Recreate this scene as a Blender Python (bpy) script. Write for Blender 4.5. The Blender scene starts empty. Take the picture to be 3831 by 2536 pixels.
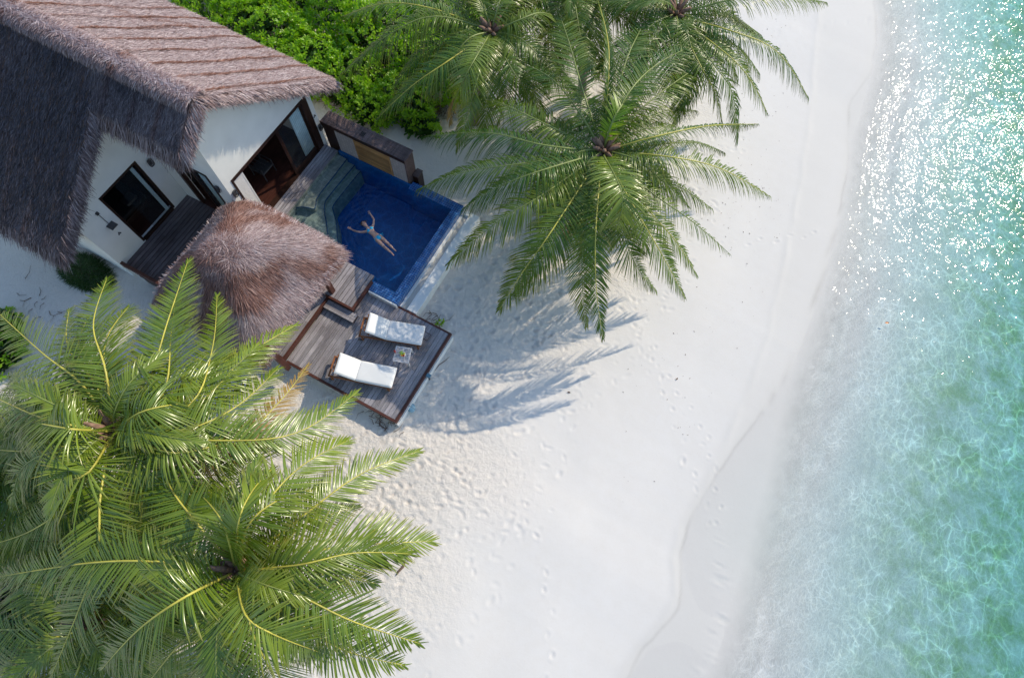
import bpy, math, random
import numpy as np
from mathutils import Vector, Matrix
R_ = math.radians
rng = np.random.default_rng(7)
random.seed(7)
S = bpy.context.scene
C = S.collection

# ------------------------------------------------------------------ camera, light, exposure
CAM_Z = 19.0
RIGHT = np.array([0.8809958, 0.4720078, 0.0324811]); DOWN = np.array([0.4507165, -0.8164135, -0.3610036]); FWD = np.array([-0.1438785, 0.3326824, -0.9319986])
FPX, CX, CY = 2200.0, 1915.5, 1268.0
cam = bpy.data.objects.new('camera', bpy.data.cameras.new('camera')); C.objects.link(cam)
cam.data.sensor_width = 36.0; cam.data.lens = 36.0 * FPX / 3831.0
cam.data.clip_start = 0.1; cam.data.clip_end = 2000
cam.matrix_world = Matrix(((RIGHT[0], -DOWN[0], -FWD[0], 0), (RIGHT[1], -DOWN[1], -FWD[1], 0), (RIGHT[2], -DOWN[2], -FWD[2], CAM_Z), (0, 0, 0, 1)))
S.camera = cam
SUN_EL = R_(35.8); SUN_AZ = math.atan2(1.0, 2.25)        # clockwise from +Y
sdir = Vector((math.sin(SUN_AZ) * math.cos(SUN_EL), math.cos(SUN_AZ) * math.cos(SUN_EL), math.sin(SUN_EL)))
W = bpy.data.worlds.new('World'); S.world = W; W.use_nodes = True
wn = W.node_tree.nodes; bg = wn['Background']
sky = wn.new('ShaderNodeTexSky'); sky.sky_type = 'NISHITA'; sky.sun_disc = False
sky.sun_elevation = SUN_EL; sky.sun_rotation = SUN_AZ; sky.ozone_density = 4.2; sky.air_density = 1.6; sky.dust_density = 0.9
W.node_tree.links.new(sky.outputs[0], bg.inputs[0]); bg.inputs[1].default_value = 0.15
sun = bpy.data.objects.new('sun', bpy.data.lights.new('sun', 'SUN')); C.objects.link(sun)
sun.data.energy = 3.0; sun.data.angle = R_(0.5); sun.data.color = (1.0, 0.885, 0.68)
sun.rotation_euler = sdir.to_track_quat('Z', 'Y').to_euler(); sun.location = (20, 40, 40)
S.view_settings.view_transform = 'Standard'; S.view_settings.look = 'None'
S.view_settings.exposure = 0.22; S.view_settings.gamma = 1.0
S.cycles.max_bounces = 8; S.cycles.transparent_max_bounces = 12; S.cycles.sample_clamp_indirect = 6.0

# ------------------------------------------------------------------ helpers
def P(px, py, z=0.0):
    "pixel of the photograph -> world point on the plane at height z"
    d = RIGHT * (px - CX) + DOWN * (py - CY) + FWD * FPX
    return np.array([0, 0, CAM_Z]) + d * ((z - CAM_Z) / d[2])

def vnoise(x, y, scale, seed):
    r = np.random.default_rng(seed).random((256, 256))
    u = x / scale + 1000.3; v = y / scale + 1000.7
    i = np.floor(u).astype(int); j = np.floor(v).astype(int)
    fu = u - i; fv = v - j
    fu = fu * fu * (3 - 2 * fu); fv = fv * fv * (3 - 2 * fv)
    g = lambda a, b: r[a % 256, b % 256]
    return (g(i, j) * (1 - fu) + g(i + 1, j) * fu) * (1 - fv) + (g(i, j + 1) * (1 - fu) + g(i + 1, j + 1) * fu) * fv

def tag(o, label=None, cat=None, group=None, kind=None):
    if label: o['label'] = label
    if cat: o['category'] = cat
    if group: o['group'] = group
    if kind: o['kind'] = kind
    return o

def thing(name, label, cat, loc=(0, 0, 0), group=None):
    o = bpy.data.objects.new(name, None); C.objects.link(o); o.location = loc
    o.empty_display_size = 0.2
    return tag(o, label, cat, group)

def wloc(p):
    v = Vector((0, 0, 0))
    while p is not None:
        v = v + Vector(p.location); p = p.parent
    return v

def mesh(name, verts, faces, mat, parent=None, smooth=False, attrs=None, mats=None, midx=None, bevel=0.0):
    me = bpy.data.meshes.new(name)
    verts = np.asarray(verts, dtype=np.float64)
    off = np.array(wloc(parent)) if parent is not None else np.zeros(3)
    verts = verts - off
    if isinstance(faces, np.ndarray):
        n, k = faces.shape
        me.vertices.add(len(verts)); me.vertices.foreach_set('co', verts.astype(np.float32).ravel())
        me.loops.add(n * k); me.loops.foreach_set('vertex_index', faces.astype(np.int32).ravel())
        me.polygons.add(n); me.polygons.foreach_set('loop_start', np.arange(0, n * k, k, dtype=np.int32))
        me.update(calc_edges=True)
    else:
        me.from_pydata([tuple(v) for v in verts], [], faces); me.update()
    for m in (mats or [mat]): me.materials.append(m)
    if midx is not None: me.polygons.foreach_set('material_index', np.asarray(midx, dtype=np.int32))
    if smooth: me.polygons.foreach_set('use_smooth', np.ones(len(me.polygons), dtype=bool))
    if attrs:
        for k_, v_ in attrs.items():
            a = me.attributes.new(k_, 'FLOAT', 'POINT'); a.data.foreach_set('value', np.asarray(v_, dtype=np.float32))
    o = bpy.data.objects.new(name, me); C.objects.link(o)
    if parent is not None: o.parent = parent
    if bevel:
        b = o.modifiers.new('bevel', 'BEVEL'); b.width = bevel; b.segments = 2; b.limit_method = 'ANGLE'
    return o

class MB:
    "collects shapes, builds them as ONE mesh object"
    def __init__(s): s.v = []; s.f = []
    def add(s, vs, fs):
        n = len(s.v); s.v += [tuple(map(float, v)) for v in vs]; s.f += [tuple(i + n for i in f) for f in fs]; return s
    def box(s, x0, x1, y0, y1, z0, z1, M=None):
        vs = [Vector((x, y, z)) for z in (z0, z1) for y in (y0, y1) for x in (x0, x1)]
        if M is not None: vs = [M @ v for v in vs]
        return s.add(vs, [(0, 2, 3, 1), (4, 5, 7, 6), (0, 1, 5, 4), (2, 6, 7, 3), (0, 4, 6, 2), (1, 3, 7, 5)])
    def prism(s, poly, axis, a, b):
        "poly: list of 2D points in the plane normal to axis (x: y,z / y: x,z / z: x,y), extruded a..b"
        def mk(p, t): return {'x': (t, p[0], p[1]), 'y': (p[0], t, p[1]), 'z': (p[0], p[1], t)}[axis]
        n = len(poly); vs = [mk(p, a) for p in poly] + [mk(p, b) for p in poly]
        fs = [tuple(range(n))[::-1], tuple(range(n, 2 * n))] + [(i, (i + 1) % n, n + (i + 1) % n, n + i) for i in range(n)]
        return s.add(vs, fs)
    def tube(s, pts, rads, n=8, cap=True):
        pts = [Vector(p) for p in pts]
        if not hasattr(rads, '__len__'): rads = [rads] * len(pts)
        vs = []; up = Vector((0, 0, 1)); prev = None
        for i, p in enumerate(pts):
            t = (pts[min(i + 1, len(pts) - 1)] - pts[max(i - 1, 0)]).normalized()
            if prev is None:
                a = up.cross(t)
                if a.length < 1e-3: a = Vector((1, 0, 0)).cross(t)
            else: a = prev - t * prev.dot(t)
            a.normalize(); prev = a; b = t.cross(a)
            for k in range(n):
                w = 2 * math.pi * k / n; vs.append(p + (a * math.cos(w) + b * math.sin(w)) * rads[i])
        fs = [(i * n + k, i * n + (k + 1) % n, (i + 1) * n + (k + 1) % n, (i + 1) * n + k) for i in range(len(pts) - 1) for k in range(n)]
        if cap: fs += [tuple(range(n))[::-1], tuple(range((len(pts) - 1) * n, len(pts) * n))]
        return s.add(vs, fs)
    def ball(s, c, r, n=12, m=8, M=None):
        r = r if hasattr(r, '__len__') else (r, r, r); vs = []; fs = []
        for j in range(m + 1):
            th = math.pi * j / m
            for i in range(n):
                ph = 2 * math.pi * i / n
                v = Vector((r[0] * math.sin(th) * math.cos(ph), r[1] * math.sin(th) * math.sin(ph), r[2] * math.cos(th)))
                if M is not None: v = M @ v
                vs.append(v + Vector(c))
        for j in range(m):
            for i in range(n): fs.append((j * n + i, (j + 1) * n + i, (j + 1) * n + (i + 1) % n, j * n + (i + 1) % n))
        return s.add(vs, fs)
    def build(s, name, mat, parent=None, smooth=False, bevel=0.0):
        return mesh(name, s.v, s.f, mat, parent, smooth=smooth, bevel=bevel)

# ------------------------------------------------------------------ materials
class NT:
    def __init__(s, name):
        s.m = bpy.data.materials.new(name); s.m.use_nodes = True; s.t = s.m.node_tree; s.n = s.t.nodes
        s.b = s.n['Principled BSDF']; s.out = s.n['Material Output']; s._pos = None
    def new(s, t, **kw):
        n = s.n.new('ShaderNode' + t)
        for k, v in kw.items(): setattr(n, k, v)
        return n
    def link(s, a, b): s.t.links.new(a, b)
    def set(s, n, **kw):
        for k, v in kw.items():
            key = k.replace('_', ' ')
            if isinstance(v, bpy.types.NodeSocket): s.link(v, n.inputs[key])
            else: n.inputs[key].default_value = v
        return n
    def pos(s):
        if s._pos is None: s._pos = s.new('NewGeometry').outputs['Position']
        return s._pos
    def mapped(s, scale=(1, 1, 1), rot=(0, 0, 0), vec=None):
        m = s.new('Mapping'); m.inputs['Scale'].default_value = scale; m.inputs['Rotation'].default_value = rot
        s.link(vec or s.pos(), m.inputs['Vector']); return m.outputs[0]
    def noise(s, scale, detail=4, rough=0.55, vec=None, dist=0.0):
        n = s.new('TexNoise'); s.link(vec or s.pos(), n.inputs['Vector'])
        n.inputs['Scale'].default_value = scale; n.inputs['Detail'].default_value = detail
        n.inputs['Roughness'].default_value = rough; n.inputs['Distortion'].default_value = dist
        return n.outputs['Fac']
    def ramp(s, fac, stops):
        r = s.new('ValToRGB'); e = r.color_ramp.elements
        while len(e) < len(stops): e.new(0.5)
        for i, (p, c) in enumerate(stops):
            e[i].position = p; e[i].color = (*c, 1) if len(c) == 3 else c
        s.link(fac, r.inputs[0]); return r.outputs[0]
    def math(s, op, a, b=None, c=None, clamp=False):
        n = s.new('Math', operation=op, use_clamp=clamp)
        for i, v in enumerate((a, b, c)):
            if v is None: continue
            if isinstance(v, bpy.types.NodeSocket): s.link(v, n.inputs[i])
            else: n.inputs[i].default_value = v
        return n.outputs[0]
    def mix(s, fac, a, b, blend='MIX'):
        n = s.new('MixRGB', blend_type=blend)
        for i, v in enumerate((fac, a, b)):
            if isinstance(v, bpy.types.NodeSocket): s.link(v, n.inputs[i])
            elif i == 0: n.inputs[0].default_value = v
            else: n.inputs[i].default_value = (*v, 1)
        return n.outputs[0]
    def schlick(s, nb):
        "reflectance of water, the same from above and from below"
        d = s.new('VectorMath', operation='DOT_PRODUCT'); s.link(nb, d.inputs[0]); s.link(s.new('NewGeometry').outputs['Incoming'], d.inputs[1])
        c = s.math('SUBTRACT', 1.0, s.math('ABSOLUTE', d.outputs['Value'], clamp=True), clamp=True)
        return s.math('MULTIPLY_ADD', s.math('POWER', c, 5.0), 0.5, 0.02, clamp=True)
    def attr(s, name): return s.new('Attribute', attribute_name=name).outputs['Fac']
    def island(s): return s.new('NewGeometry').outputs['Random Per Island']
    def objrand(s): return s.new('ObjectInfo').outputs['Random']
    def bump(s, h, strength=0.3, dist=0.02, normal=None):
        b = s.new('Bump'); b.inputs['Strength'].default_value = strength; b.inputs['Distance'].default_value = dist
        s.link(h, b.inputs['Height'])
        if normal is not None: s.link(normal, b.inputs['Normal'])
        return b.outputs[0]

def simple(name, col, rough=0.6, var=0.15, scale=6, metal=0.0, bump=0.0, bscale=60, spec=0.5):
    t = NT(name); f = t.noise(scale, 5)
    lo = tuple(c * (1 - var) for c in col); hi = tuple(min(1, c * (1 + var)) for c in col)
    t.link(t.ramp(f, [(0.3, lo), (0.7, hi)]), t.b.inputs['Base Color'])
    t.b.inputs['Roughness'].default_value = rough; t.b.inputs['Metallic'].default_value = metal
    t.b.inputs['Specular IOR Level'].default_value = spec
    if bump: t.link(t.bump(t.noise(bscale, 3), bump, 0.01), t.b.inputs['Normal'])
    return t.m

def mat_sand():
    t = NT('sand')
    wet = t.attr('wet'); rough = t.attr('rough')
    f1 = t.noise(0.35, 3); f2 = t.noise(3.0, 6, 0.65); f3 = t.noise(45, 3, 0.7)
    dry = t.mix(f1, (0.755, 0.715, 0.69), (0.81, 0.775, 0.755))
    dry = t.mix(t.math('MULTIPLY', t.ramp(f2, [(0.35, (0, 0, 0)), (0.75, (1, 1, 1))]), 0.22), dry, (0.70, 0.64, 0.58))
    tan = t.mix(t.math('MULTIPLY', rough, 0.6), dry, (0.80, 0.71, 0.63))
    wetc = t.mix(f1, (0.62, 0.59, 0.56), (0.68, 0.65, 0.62))
    c = t.mix(wet, tan, wetc)
    sub = t.attr('submerged'); c = t.mix(sub, c, t.mix(f1, (0.55, 0.545, 0.56), (0.62, 0.615, 0.625)))
    alg = t.attr('algae'); f4 = t.noise(1.3, 6, 0.7)
    am = t.math('MULTIPLY', alg, t.ramp(f4, [(0.40, (0, 0, 0)), (0.62, (1, 1, 1))]))
    c = t.mix(am, c, (0.34, 0.40, 0.25)); c = t.mix(t.attr('washline'), c, (0.36, 0.33, 0.30))
    spk = t.ramp(t.noise(70, 1), [(0.0, (0.75, 0.7, 0.66)), (0.24, (0.8, 0.76, 0.7)), (0.30, (1, 1, 1))])
    c = t.mix(1.0, c, spk, 'MULTIPLY')
    t.link(c, t.b.inputs['Base Color'])
    t.link(t.math('SUBTRACT', 0.95, t.math('MULTIPLY', wet, 0.35)), t.b.inputs['Roughness'])
    t.b.inputs['Specular IOR Level'].default_value = 0.25
    vor = t.new('TexVoronoi', feature='SMOOTH_F1'); t.link(t.mapped((1, 1, 0)), vor.inputs['Vector']); vor.inputs['Scale'].default_value = 6.5; vor.inputs['Smoothness'].default_value = 0.4
    h = t.math('ADD', t.math('MULTIPLY', t.noise(13, 6, 0.72), 0.7), t.math('MULTIPLY', vor.outputs['Distance'], 0.18))
    h = t.math('MULTIPLY', h, t.math('ADD', 0.06, t.math('MULTIPLY', rough, 1.0)))
    h = t.math('ADD', h, t.math('MULTIPLY', f3, 0.025))
    t.link(t.bump(h, 0.9, 0.07), t.b.inputs['Normal'])
    return t.m

def mat_sea():
    t = NT('sea_water'); n = t.n
    n.remove(t.b)
    dist = t.attr('dist')
    # ripple normals
    v1 = t.mapped((1.25, 0.6, 1), (0, 0, R_(10)))
    w1 = t.noise(2.3, 1, 0.5, v1, 0.5); w2 = t.noise(6.8, 0, 0.5, v1, 0.4); w3 = t.noise(14, 0, 0.5, v1)
    h = t.math('ADD', t.math('MULTIPLY', w1, 1.0), t.math('ADD', t.math('MULTIPLY', w2, 0.42), t.math('MULTIPLY', w3, 0.12)))
    amp = t.math('MINIMUM', t.math('MULTIPLY', dist, 1.6), 0.95)
    h = t.math('MULTIPLY', h, amp)
    nb = t.bump(h, 1.0, 0.056)
    fr = t.schlick(nb)
    gl = t.new('BsdfGlossy'); gl.inputs['Roughness'].default_value = 0.06; t.link(nb, gl.inputs['Normal'])
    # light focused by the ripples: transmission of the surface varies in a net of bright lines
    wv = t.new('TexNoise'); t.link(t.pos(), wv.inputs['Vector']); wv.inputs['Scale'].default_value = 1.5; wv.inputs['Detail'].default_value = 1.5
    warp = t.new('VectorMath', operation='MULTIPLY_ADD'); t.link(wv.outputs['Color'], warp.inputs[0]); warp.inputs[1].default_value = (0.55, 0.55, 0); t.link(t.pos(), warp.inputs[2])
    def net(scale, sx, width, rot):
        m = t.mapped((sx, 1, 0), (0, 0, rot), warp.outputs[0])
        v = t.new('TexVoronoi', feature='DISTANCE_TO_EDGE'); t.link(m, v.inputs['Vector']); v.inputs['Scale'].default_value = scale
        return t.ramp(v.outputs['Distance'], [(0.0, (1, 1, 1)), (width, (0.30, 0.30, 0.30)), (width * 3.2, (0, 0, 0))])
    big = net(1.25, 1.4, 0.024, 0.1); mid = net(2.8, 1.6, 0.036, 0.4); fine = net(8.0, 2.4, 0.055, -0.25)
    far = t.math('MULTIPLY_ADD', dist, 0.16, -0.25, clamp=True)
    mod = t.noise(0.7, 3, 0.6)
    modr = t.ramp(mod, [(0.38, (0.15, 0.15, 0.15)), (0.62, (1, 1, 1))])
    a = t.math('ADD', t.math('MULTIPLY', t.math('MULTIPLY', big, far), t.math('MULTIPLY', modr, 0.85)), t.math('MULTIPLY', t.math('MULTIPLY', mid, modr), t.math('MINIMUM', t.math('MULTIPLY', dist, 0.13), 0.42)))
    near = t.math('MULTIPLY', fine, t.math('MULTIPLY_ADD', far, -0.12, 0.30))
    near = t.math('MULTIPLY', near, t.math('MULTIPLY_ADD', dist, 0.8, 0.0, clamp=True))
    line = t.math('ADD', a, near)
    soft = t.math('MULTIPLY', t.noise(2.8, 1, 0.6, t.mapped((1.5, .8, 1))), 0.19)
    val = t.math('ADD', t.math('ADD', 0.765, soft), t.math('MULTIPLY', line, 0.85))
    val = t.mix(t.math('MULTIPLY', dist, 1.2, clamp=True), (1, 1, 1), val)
    tr = t.new('BsdfTransparent'); t.link(val, tr.inputs['Color'])
    mx = t.new('MixShader'); t.link(fr, mx.inputs[0]); t.link(tr.outputs[0], mx.inputs[1]); t.link(gl.outputs[0], mx.inputs[2])
    t.link(mx.outputs[0], t.out.inputs['Surface'])
    va = t.new('VolumeAbsorption'); va.inputs['Color'].default_value = (0.10, 0.74, 0.70, 1); va.inputs['Density'].default_value = 0.44
    t.link(va.outputs[0], t.out.inputs['Volume'])
    return t.m

def mat_pool_water():
    t = NT('pool_water'); t.n.remove(t.b)
    mp = t.new('Mapping'); mp.vector_type = 'POINT'; mp.inputs['Location'].default_value = (9.25, -7.9, 0); mp.inputs['Scale'].default_value = (1, 1, 0); t.link(t.pos(), mp.inputs['Vector'])
    wv = t.new('TexWave', wave_type='RINGS', rings_direction='SPHERICAL'); t.link(mp.outputs[0], wv.inputs['Vector']); wv.inputs['Scale'].default_value = 1.6; wv.inputs['Distortion'].default_value = 3.5; wv.inputs['Detail'].default_value = 2
    hh = t.math('ADD', t.math('MULTIPLY', wv.outputs['Fac'], 0.10), t.noise(3.0, 2, 0.5, None, 0.4))
    nb = t.bump(hh, 1.0, 0.07)
    fr = t.schlick(nb)
    gl = t.new('BsdfGlossy'); gl.inputs['Roughness'].default_value = 0.04; t.link(nb, gl.inputs['Normal'])
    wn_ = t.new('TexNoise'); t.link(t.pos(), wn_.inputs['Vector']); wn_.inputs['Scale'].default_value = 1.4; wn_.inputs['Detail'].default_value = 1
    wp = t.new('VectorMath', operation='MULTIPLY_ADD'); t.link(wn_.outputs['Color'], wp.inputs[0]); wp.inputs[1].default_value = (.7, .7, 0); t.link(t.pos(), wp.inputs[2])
    vo = t.new('TexVoronoi', feature='DISTANCE_TO_EDGE'); t.link(wp.outputs[0], vo.inputs['Vector']); vo.inputs['Scale'].default_value = 2.6  # faint caustic light net painted into the transmission colour
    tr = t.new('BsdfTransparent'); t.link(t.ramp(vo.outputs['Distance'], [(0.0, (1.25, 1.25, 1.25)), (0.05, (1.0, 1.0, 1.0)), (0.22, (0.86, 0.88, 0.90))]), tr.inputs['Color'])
    mx = t.new('MixShader'); t.link(fr, mx.inputs[0]); t.link(tr.outputs[0], mx.inputs[1]); t.link(gl.outputs[0], mx.inputs[2])
    t.link(mx.outputs[0], t.out.inputs['Surface'])
    va = t.new('VolumeAbsorption'); va.inputs['Color'].default_value = (0.35, 0.78, 0.92, 1); va.inputs['Density'].default_value = 0.5
    t.link(va.outputs[0], t.out.inputs['Volume'])
    return t.m

def mat_tile(name, c1, c2, grout, size=0.05, rough=0.25):
    t = NT(name)
    g = t.new('NewGeometry')
    # choose the two axes lying in the face, so upright faces are tiled too
    sx = t.new('SeparateXYZ'); t.link(t.pos(), sx.inputs[0]); sn = t.new('SeparateXYZ'); t.link(g.outputs['Normal'], sn.inputs[0])
    nz = t.math('GREATER_THAN', t.math('ABSOLUTE', sn.outputs[2]), 0.5)
    nx = t.math('GREATER_THAN', t.math('ABSOLUTE', sn.outputs[0]), 0.5)
    u = t.mix(nx, sx.outputs[0], sx.outputs[1]); v = t.mix(nz, sx.outputs[2], sx.outputs[1])
    cb = t.new('CombineXYZ'); t.link(u, cb.inputs[0]); t.link(v, cb.inputs[1])
    br = t.new('TexBrick'); br.offset = 0.0; t.link(cb.outputs[0], br.inputs['Vector'])
    br.inputs['Scale'].default_value = 1.0; br.inputs['Brick Width'].default_value = size; br.inputs['Row Height'].default_value = size
    br.inputs['Mortar Size'].default_value = size * 0.09; br.inputs['Color1'].default_value = (*c1, 1); br.inputs['Color2'].default_value = (*c2, 1); br.inputs['Mortar'].default_value = (*grout, 1)
    c = t.mix(t.ramp(t.noise(1.6, 4), [(0.3, (0, 0, 0)), (0.7, (0.35, 0.35, 0.35))]), br.outputs['Color'], tuple(x * 0.6 for x in c1))
    t.link(c, t.b.inputs['Base Color']); t.b.inputs['Roughness'].default_value = rough
    return t.m

def mat_wood(name, a, b, rough=0.7, axis='y', dark=0.35):
    t = NT(name)
    sc = {'y': (9, 0.7, 9), 'x': (0.7, 9, 9), 'z': (9, 9, 0.7)}[axis]
    g = t.noise(3.0, 6, 0.65, t.mapped(sc)); isl = t.island()
    c = t.mix(t.ramp(g, [(0.3, (0, 0, 0)), (0.72, (1, 1, 1))]), a, b)
    c = t.mix(1.0, c, t.ramp(isl, [(0.0, (1 - dark,) * 3), (1.0, (1 + dark * 0.4,) * 3)]), 'MULTIPLY')
    st = t.ramp(t.noise(1.1, 5, 0.6), [(0.35, (0.72, 0.68, 0.68)), (0.65, (1.08, 1.06, 1.05))])
    c = t.mix(1.0, c, st, 'MULTIPLY')
    t.link(c, t.b.inputs['Base Color']); t.b.inputs['Roughness'].default_value = rough; t.b.inputs['Specular IOR Level'].default_value = 0.3
    t.link(t.bump(g, 0.35, 0.01), t.b.inputs['Normal'])
    return t.m

def mat_thatch():
    t = NT('thatch')
    isl = t.island(); rust = t.attr('rust')
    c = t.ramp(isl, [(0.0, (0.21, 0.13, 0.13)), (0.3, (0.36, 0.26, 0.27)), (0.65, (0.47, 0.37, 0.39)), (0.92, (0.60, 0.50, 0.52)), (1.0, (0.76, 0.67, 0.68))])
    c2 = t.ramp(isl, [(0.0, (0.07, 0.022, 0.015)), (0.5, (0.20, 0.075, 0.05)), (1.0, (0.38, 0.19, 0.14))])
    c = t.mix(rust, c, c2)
    dk = t.attr('shade_tone')  # shade painted into the straw colour on sides facing away from the sun
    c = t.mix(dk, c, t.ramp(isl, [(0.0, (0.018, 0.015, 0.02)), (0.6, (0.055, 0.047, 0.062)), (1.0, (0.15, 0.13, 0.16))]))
    t.link(c, t.b.inputs['Base Color']); t.b.inputs['Roughness'].default_value = 0.6; t.b.inputs['Specular IOR Level'].default_value = 0.35
    return t.m

def mat_leaf(name, lo, hi, tip=(0.30, 0.22, 0.06), rough=0.33, transl=0.3, spec=0.6):
    t = NT(name)
    isl = t.island(); orr = t.objrand(); tt = t.attr('t')
    c = t.mix(t.math('ADD', t.math('MULTIPLY', isl, 0.55), t.math('MULTIPLY', orr, 0.45)), lo, hi)
    tipm = t.math('MULTIPLY', t.math('POWER', tt, 5.0), t.math('MULTIPLY_ADD', isl, 0.9, 0.1))
    c = t.mix(tipm, c, tip)
    t.link(c, t.b.inputs['Base Color']); t.b.inputs['Roughness'].default_value = rough; t.b.inputs['Specular IOR Level'].default_value = spec
    tl = t.new('BsdfTranslucent'); t.link(t.mix(1.0, c, (1.5, 1.55, 0.55), 'MULTIPLY'), tl.inputs['Color'])
    mx = t.new('MixShader'); mx.inputs[0].default_value = transl
    t.link(t.b.outputs[0], mx.inputs[1]); t.link(tl.outputs[0], mx.inputs[2]); t.link(mx.outputs[0], t.out.inputs['Surface'])
    return t.m

M = {}
M['sand'] = mat_sand(); M['sea'] = mat_sea(); M['poolw'] = mat_pool_water(); M['thatch'] = mat_thatch()
M['white'] = simple('white_render', (0.85, 0.85, 0.845), 0.8, 0.06, 1.2, bump=0.08, bscale=40, spec=0.2)
M['concrete'] = simple('pale_concrete', (0.62, 0.60, 0.56), 0.8, 0.08, 2.5, bump=0.1)
M['tile'] = mat_tile('blue_mosaic', (0.004, 0.065, 0.27), (0.008, 0.13, 0.42), (0.13, 0.25, 0.45), 0.085)
M['tiledeep'] = mat_tile('deep_blue_mosaic', (0.0007, 0.085, 0.30), (0.0015, 0.12, 0.38), (0.004, 0.13, 0.35), 0.05)
M['steptile'] = mat_tile('grey_green_stone_tile', (0.28, 0.285, 0.24), (0.36, 0.365, 0.31), (0.26, 0.27, 0.23), 0.16, 0.5)
M['nosing'] = simple('dark_blue_nosing', (0.006, 0.05, 0.12), 0.4)
M['deck'] = mat_wood('weathered_deck_wood', (0.245, 0.235, 0.265), (0.51, 0.49, 0.53))
M['deckdark'] = mat_wood('dark_terrace_wood', (0.11, 0.09, 0.10), (0.22, 0.19, 0.20))
M['brown'] = mat_wood('red_brown_timber', (0.075, 0.028, 0.022), (0.15, 0.06, 0.045), 0.5, 'x', 0.15)
M['teak'] = mat_wood('teak', (0.26, 0.10, 0.04), (0.42, 0.18, 0.08), 0.5, 'x', 0.2)
M['frame'] = mat_wood('dark_window_timber', (0.028, 0.013, 0.010), (0.06, 0.03, 0.022), 0.4, 'z', 0.15)
M['panel'] = mat_wood('golden_slat_timber', (0.36, 0.19, 0.07), (0.55, 0.34, 0.15), 0.55, 'x', 0.35)
M['capwood'] = mat_wood('dark_cap_timber', (0.095, 0.065, 0.065), (0.21, 0.155, 0.155), 0.65, 'x', 0.3)
M['stone'] = mat_tile('stacked_grey_stone', (0.42, 0.38, 0.37), (0.52, 0.47, 0.46), (0.35, 0.31, 0.30), 0.12, 0.8)
M['floor'] = mat_wood('interior_floor_wood', (0.05, 0.018, 0.014), (0.10, 0.04, 0.03), 0.35)
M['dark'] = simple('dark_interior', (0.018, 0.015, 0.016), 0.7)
M['cushion'] = simple('white_canvas', (0.82, 0.82, 0.83), 0.9, 0.02, 3, bump=0.08, bscale=9, spec=0.1)
M['curtain'] = simple('pale_blue_curtain', (0.60, 0.78, 0.84), 0.8, 0.08, 5)
M['louvre'] = simple('white_louvre_paint', (0.76, 0.74, 0.74), 0.5, 0.05)
M['metal'] = simple('dark_metal', (0.10, 0.10, 0.11), 0.4, 0.1, metal=0.6)
M['glass'] = NT('window_glass').m
g_ = M['glass'].node_tree; gb = g_.nodes['Principled BSDF']; gb.inputs['Roughness'].default_value = 0.03; gb.inputs['Alpha'].default_value = 0.12; gb.inputs['Base Color'].default_value = (0.05, 0.07, 0.09, 1)
M['trunk'] = simple('palm_bark', (0.24, 0.20, 0.18), 0.9, 0.35, 7, bump=0.8, bscale=14, spec=0.1)
M['fibre'] = simple('palm_crown_fibre', (0.27, 0.17, 0.125), 0.9, 0.4, 12, bump=0.7, bscale=30, spec=0.1)
M['rachis'] = simple('palm_rib_yellow', (0.52, 0.47, 0.08), 0.42, 0.3, 2)
M['rachisg'] = simple('palm_rib_green', (0.22, 0.27, 0.07), 0.45, 0.3, 2)
M['leafA'] = mat_leaf('sunny_palm_leaf', (0.075, 0.15, 0.010), (0.235, 0.305, 0.026), rough=0.24, transl=0.16, spec=0.8)
M['leafB'] = mat_leaf('deep_green_palm_leaf', (0.035, 0.12, 0.020), (0.20, 0.26, 0.030), rough=0.27, transl=0.26, spec=0.45)
M['leafY'] = mat_leaf('lime_palm_leaf', (0.16, 0.30, 0.015), (0.30, 0.42, 0.03), transl=0.35)
M['leafD'] = mat_leaf('dry_palm_leaf', (0.30, 0.20, 0.06), (0.42, 0.27, 0.10), tip=(0.4, 0.28, 0.16), rough=0.6, transl=0.25)
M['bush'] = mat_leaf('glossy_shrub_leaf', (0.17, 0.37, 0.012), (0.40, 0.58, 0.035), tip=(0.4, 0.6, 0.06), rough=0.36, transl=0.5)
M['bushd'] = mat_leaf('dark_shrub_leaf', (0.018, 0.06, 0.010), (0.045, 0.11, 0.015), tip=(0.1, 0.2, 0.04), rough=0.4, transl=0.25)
M['twig'] = simple('dry_twig', (0.16, 0.10, 0.07), 0.9, 0.3, 10)
M['skin'] = simple('skin', (0.56, 0.33, 0.26), 0.5, 0.06, 8)
M['bikini'] = simple('turquoise_fabric', (0.01, 0.42, 0.72), 0.7, 0.08, 8)
M['hair'] = simple('dark_hair', (0.035, 0.018, 0.015), 0.5, 0.2, 20)
M['red'] = simple('red_glaze', (0.45, 0.03, 0.02), 0.3)
M['orange'] = simple('orange_fruit', (0.80, 0.25, 0.03), 0.4, 0.2, 25)
M['yellow'] = simple('yellow_fruit', (0.80, 0.58, 0.06), 0.4, 0.15, 25)
M['green'] = simple('green_fruit', (0.25, 0.42, 0.05), 0.4, 0.15, 25)
M['china'] = simple('white_china', (0.82, 0.82, 0.82), 0.2, 0.02)
M['tableweave'] = simple('white_lattice_wood', (0.66, 0.64, 0.66), 0.6, 0.06)

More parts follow.
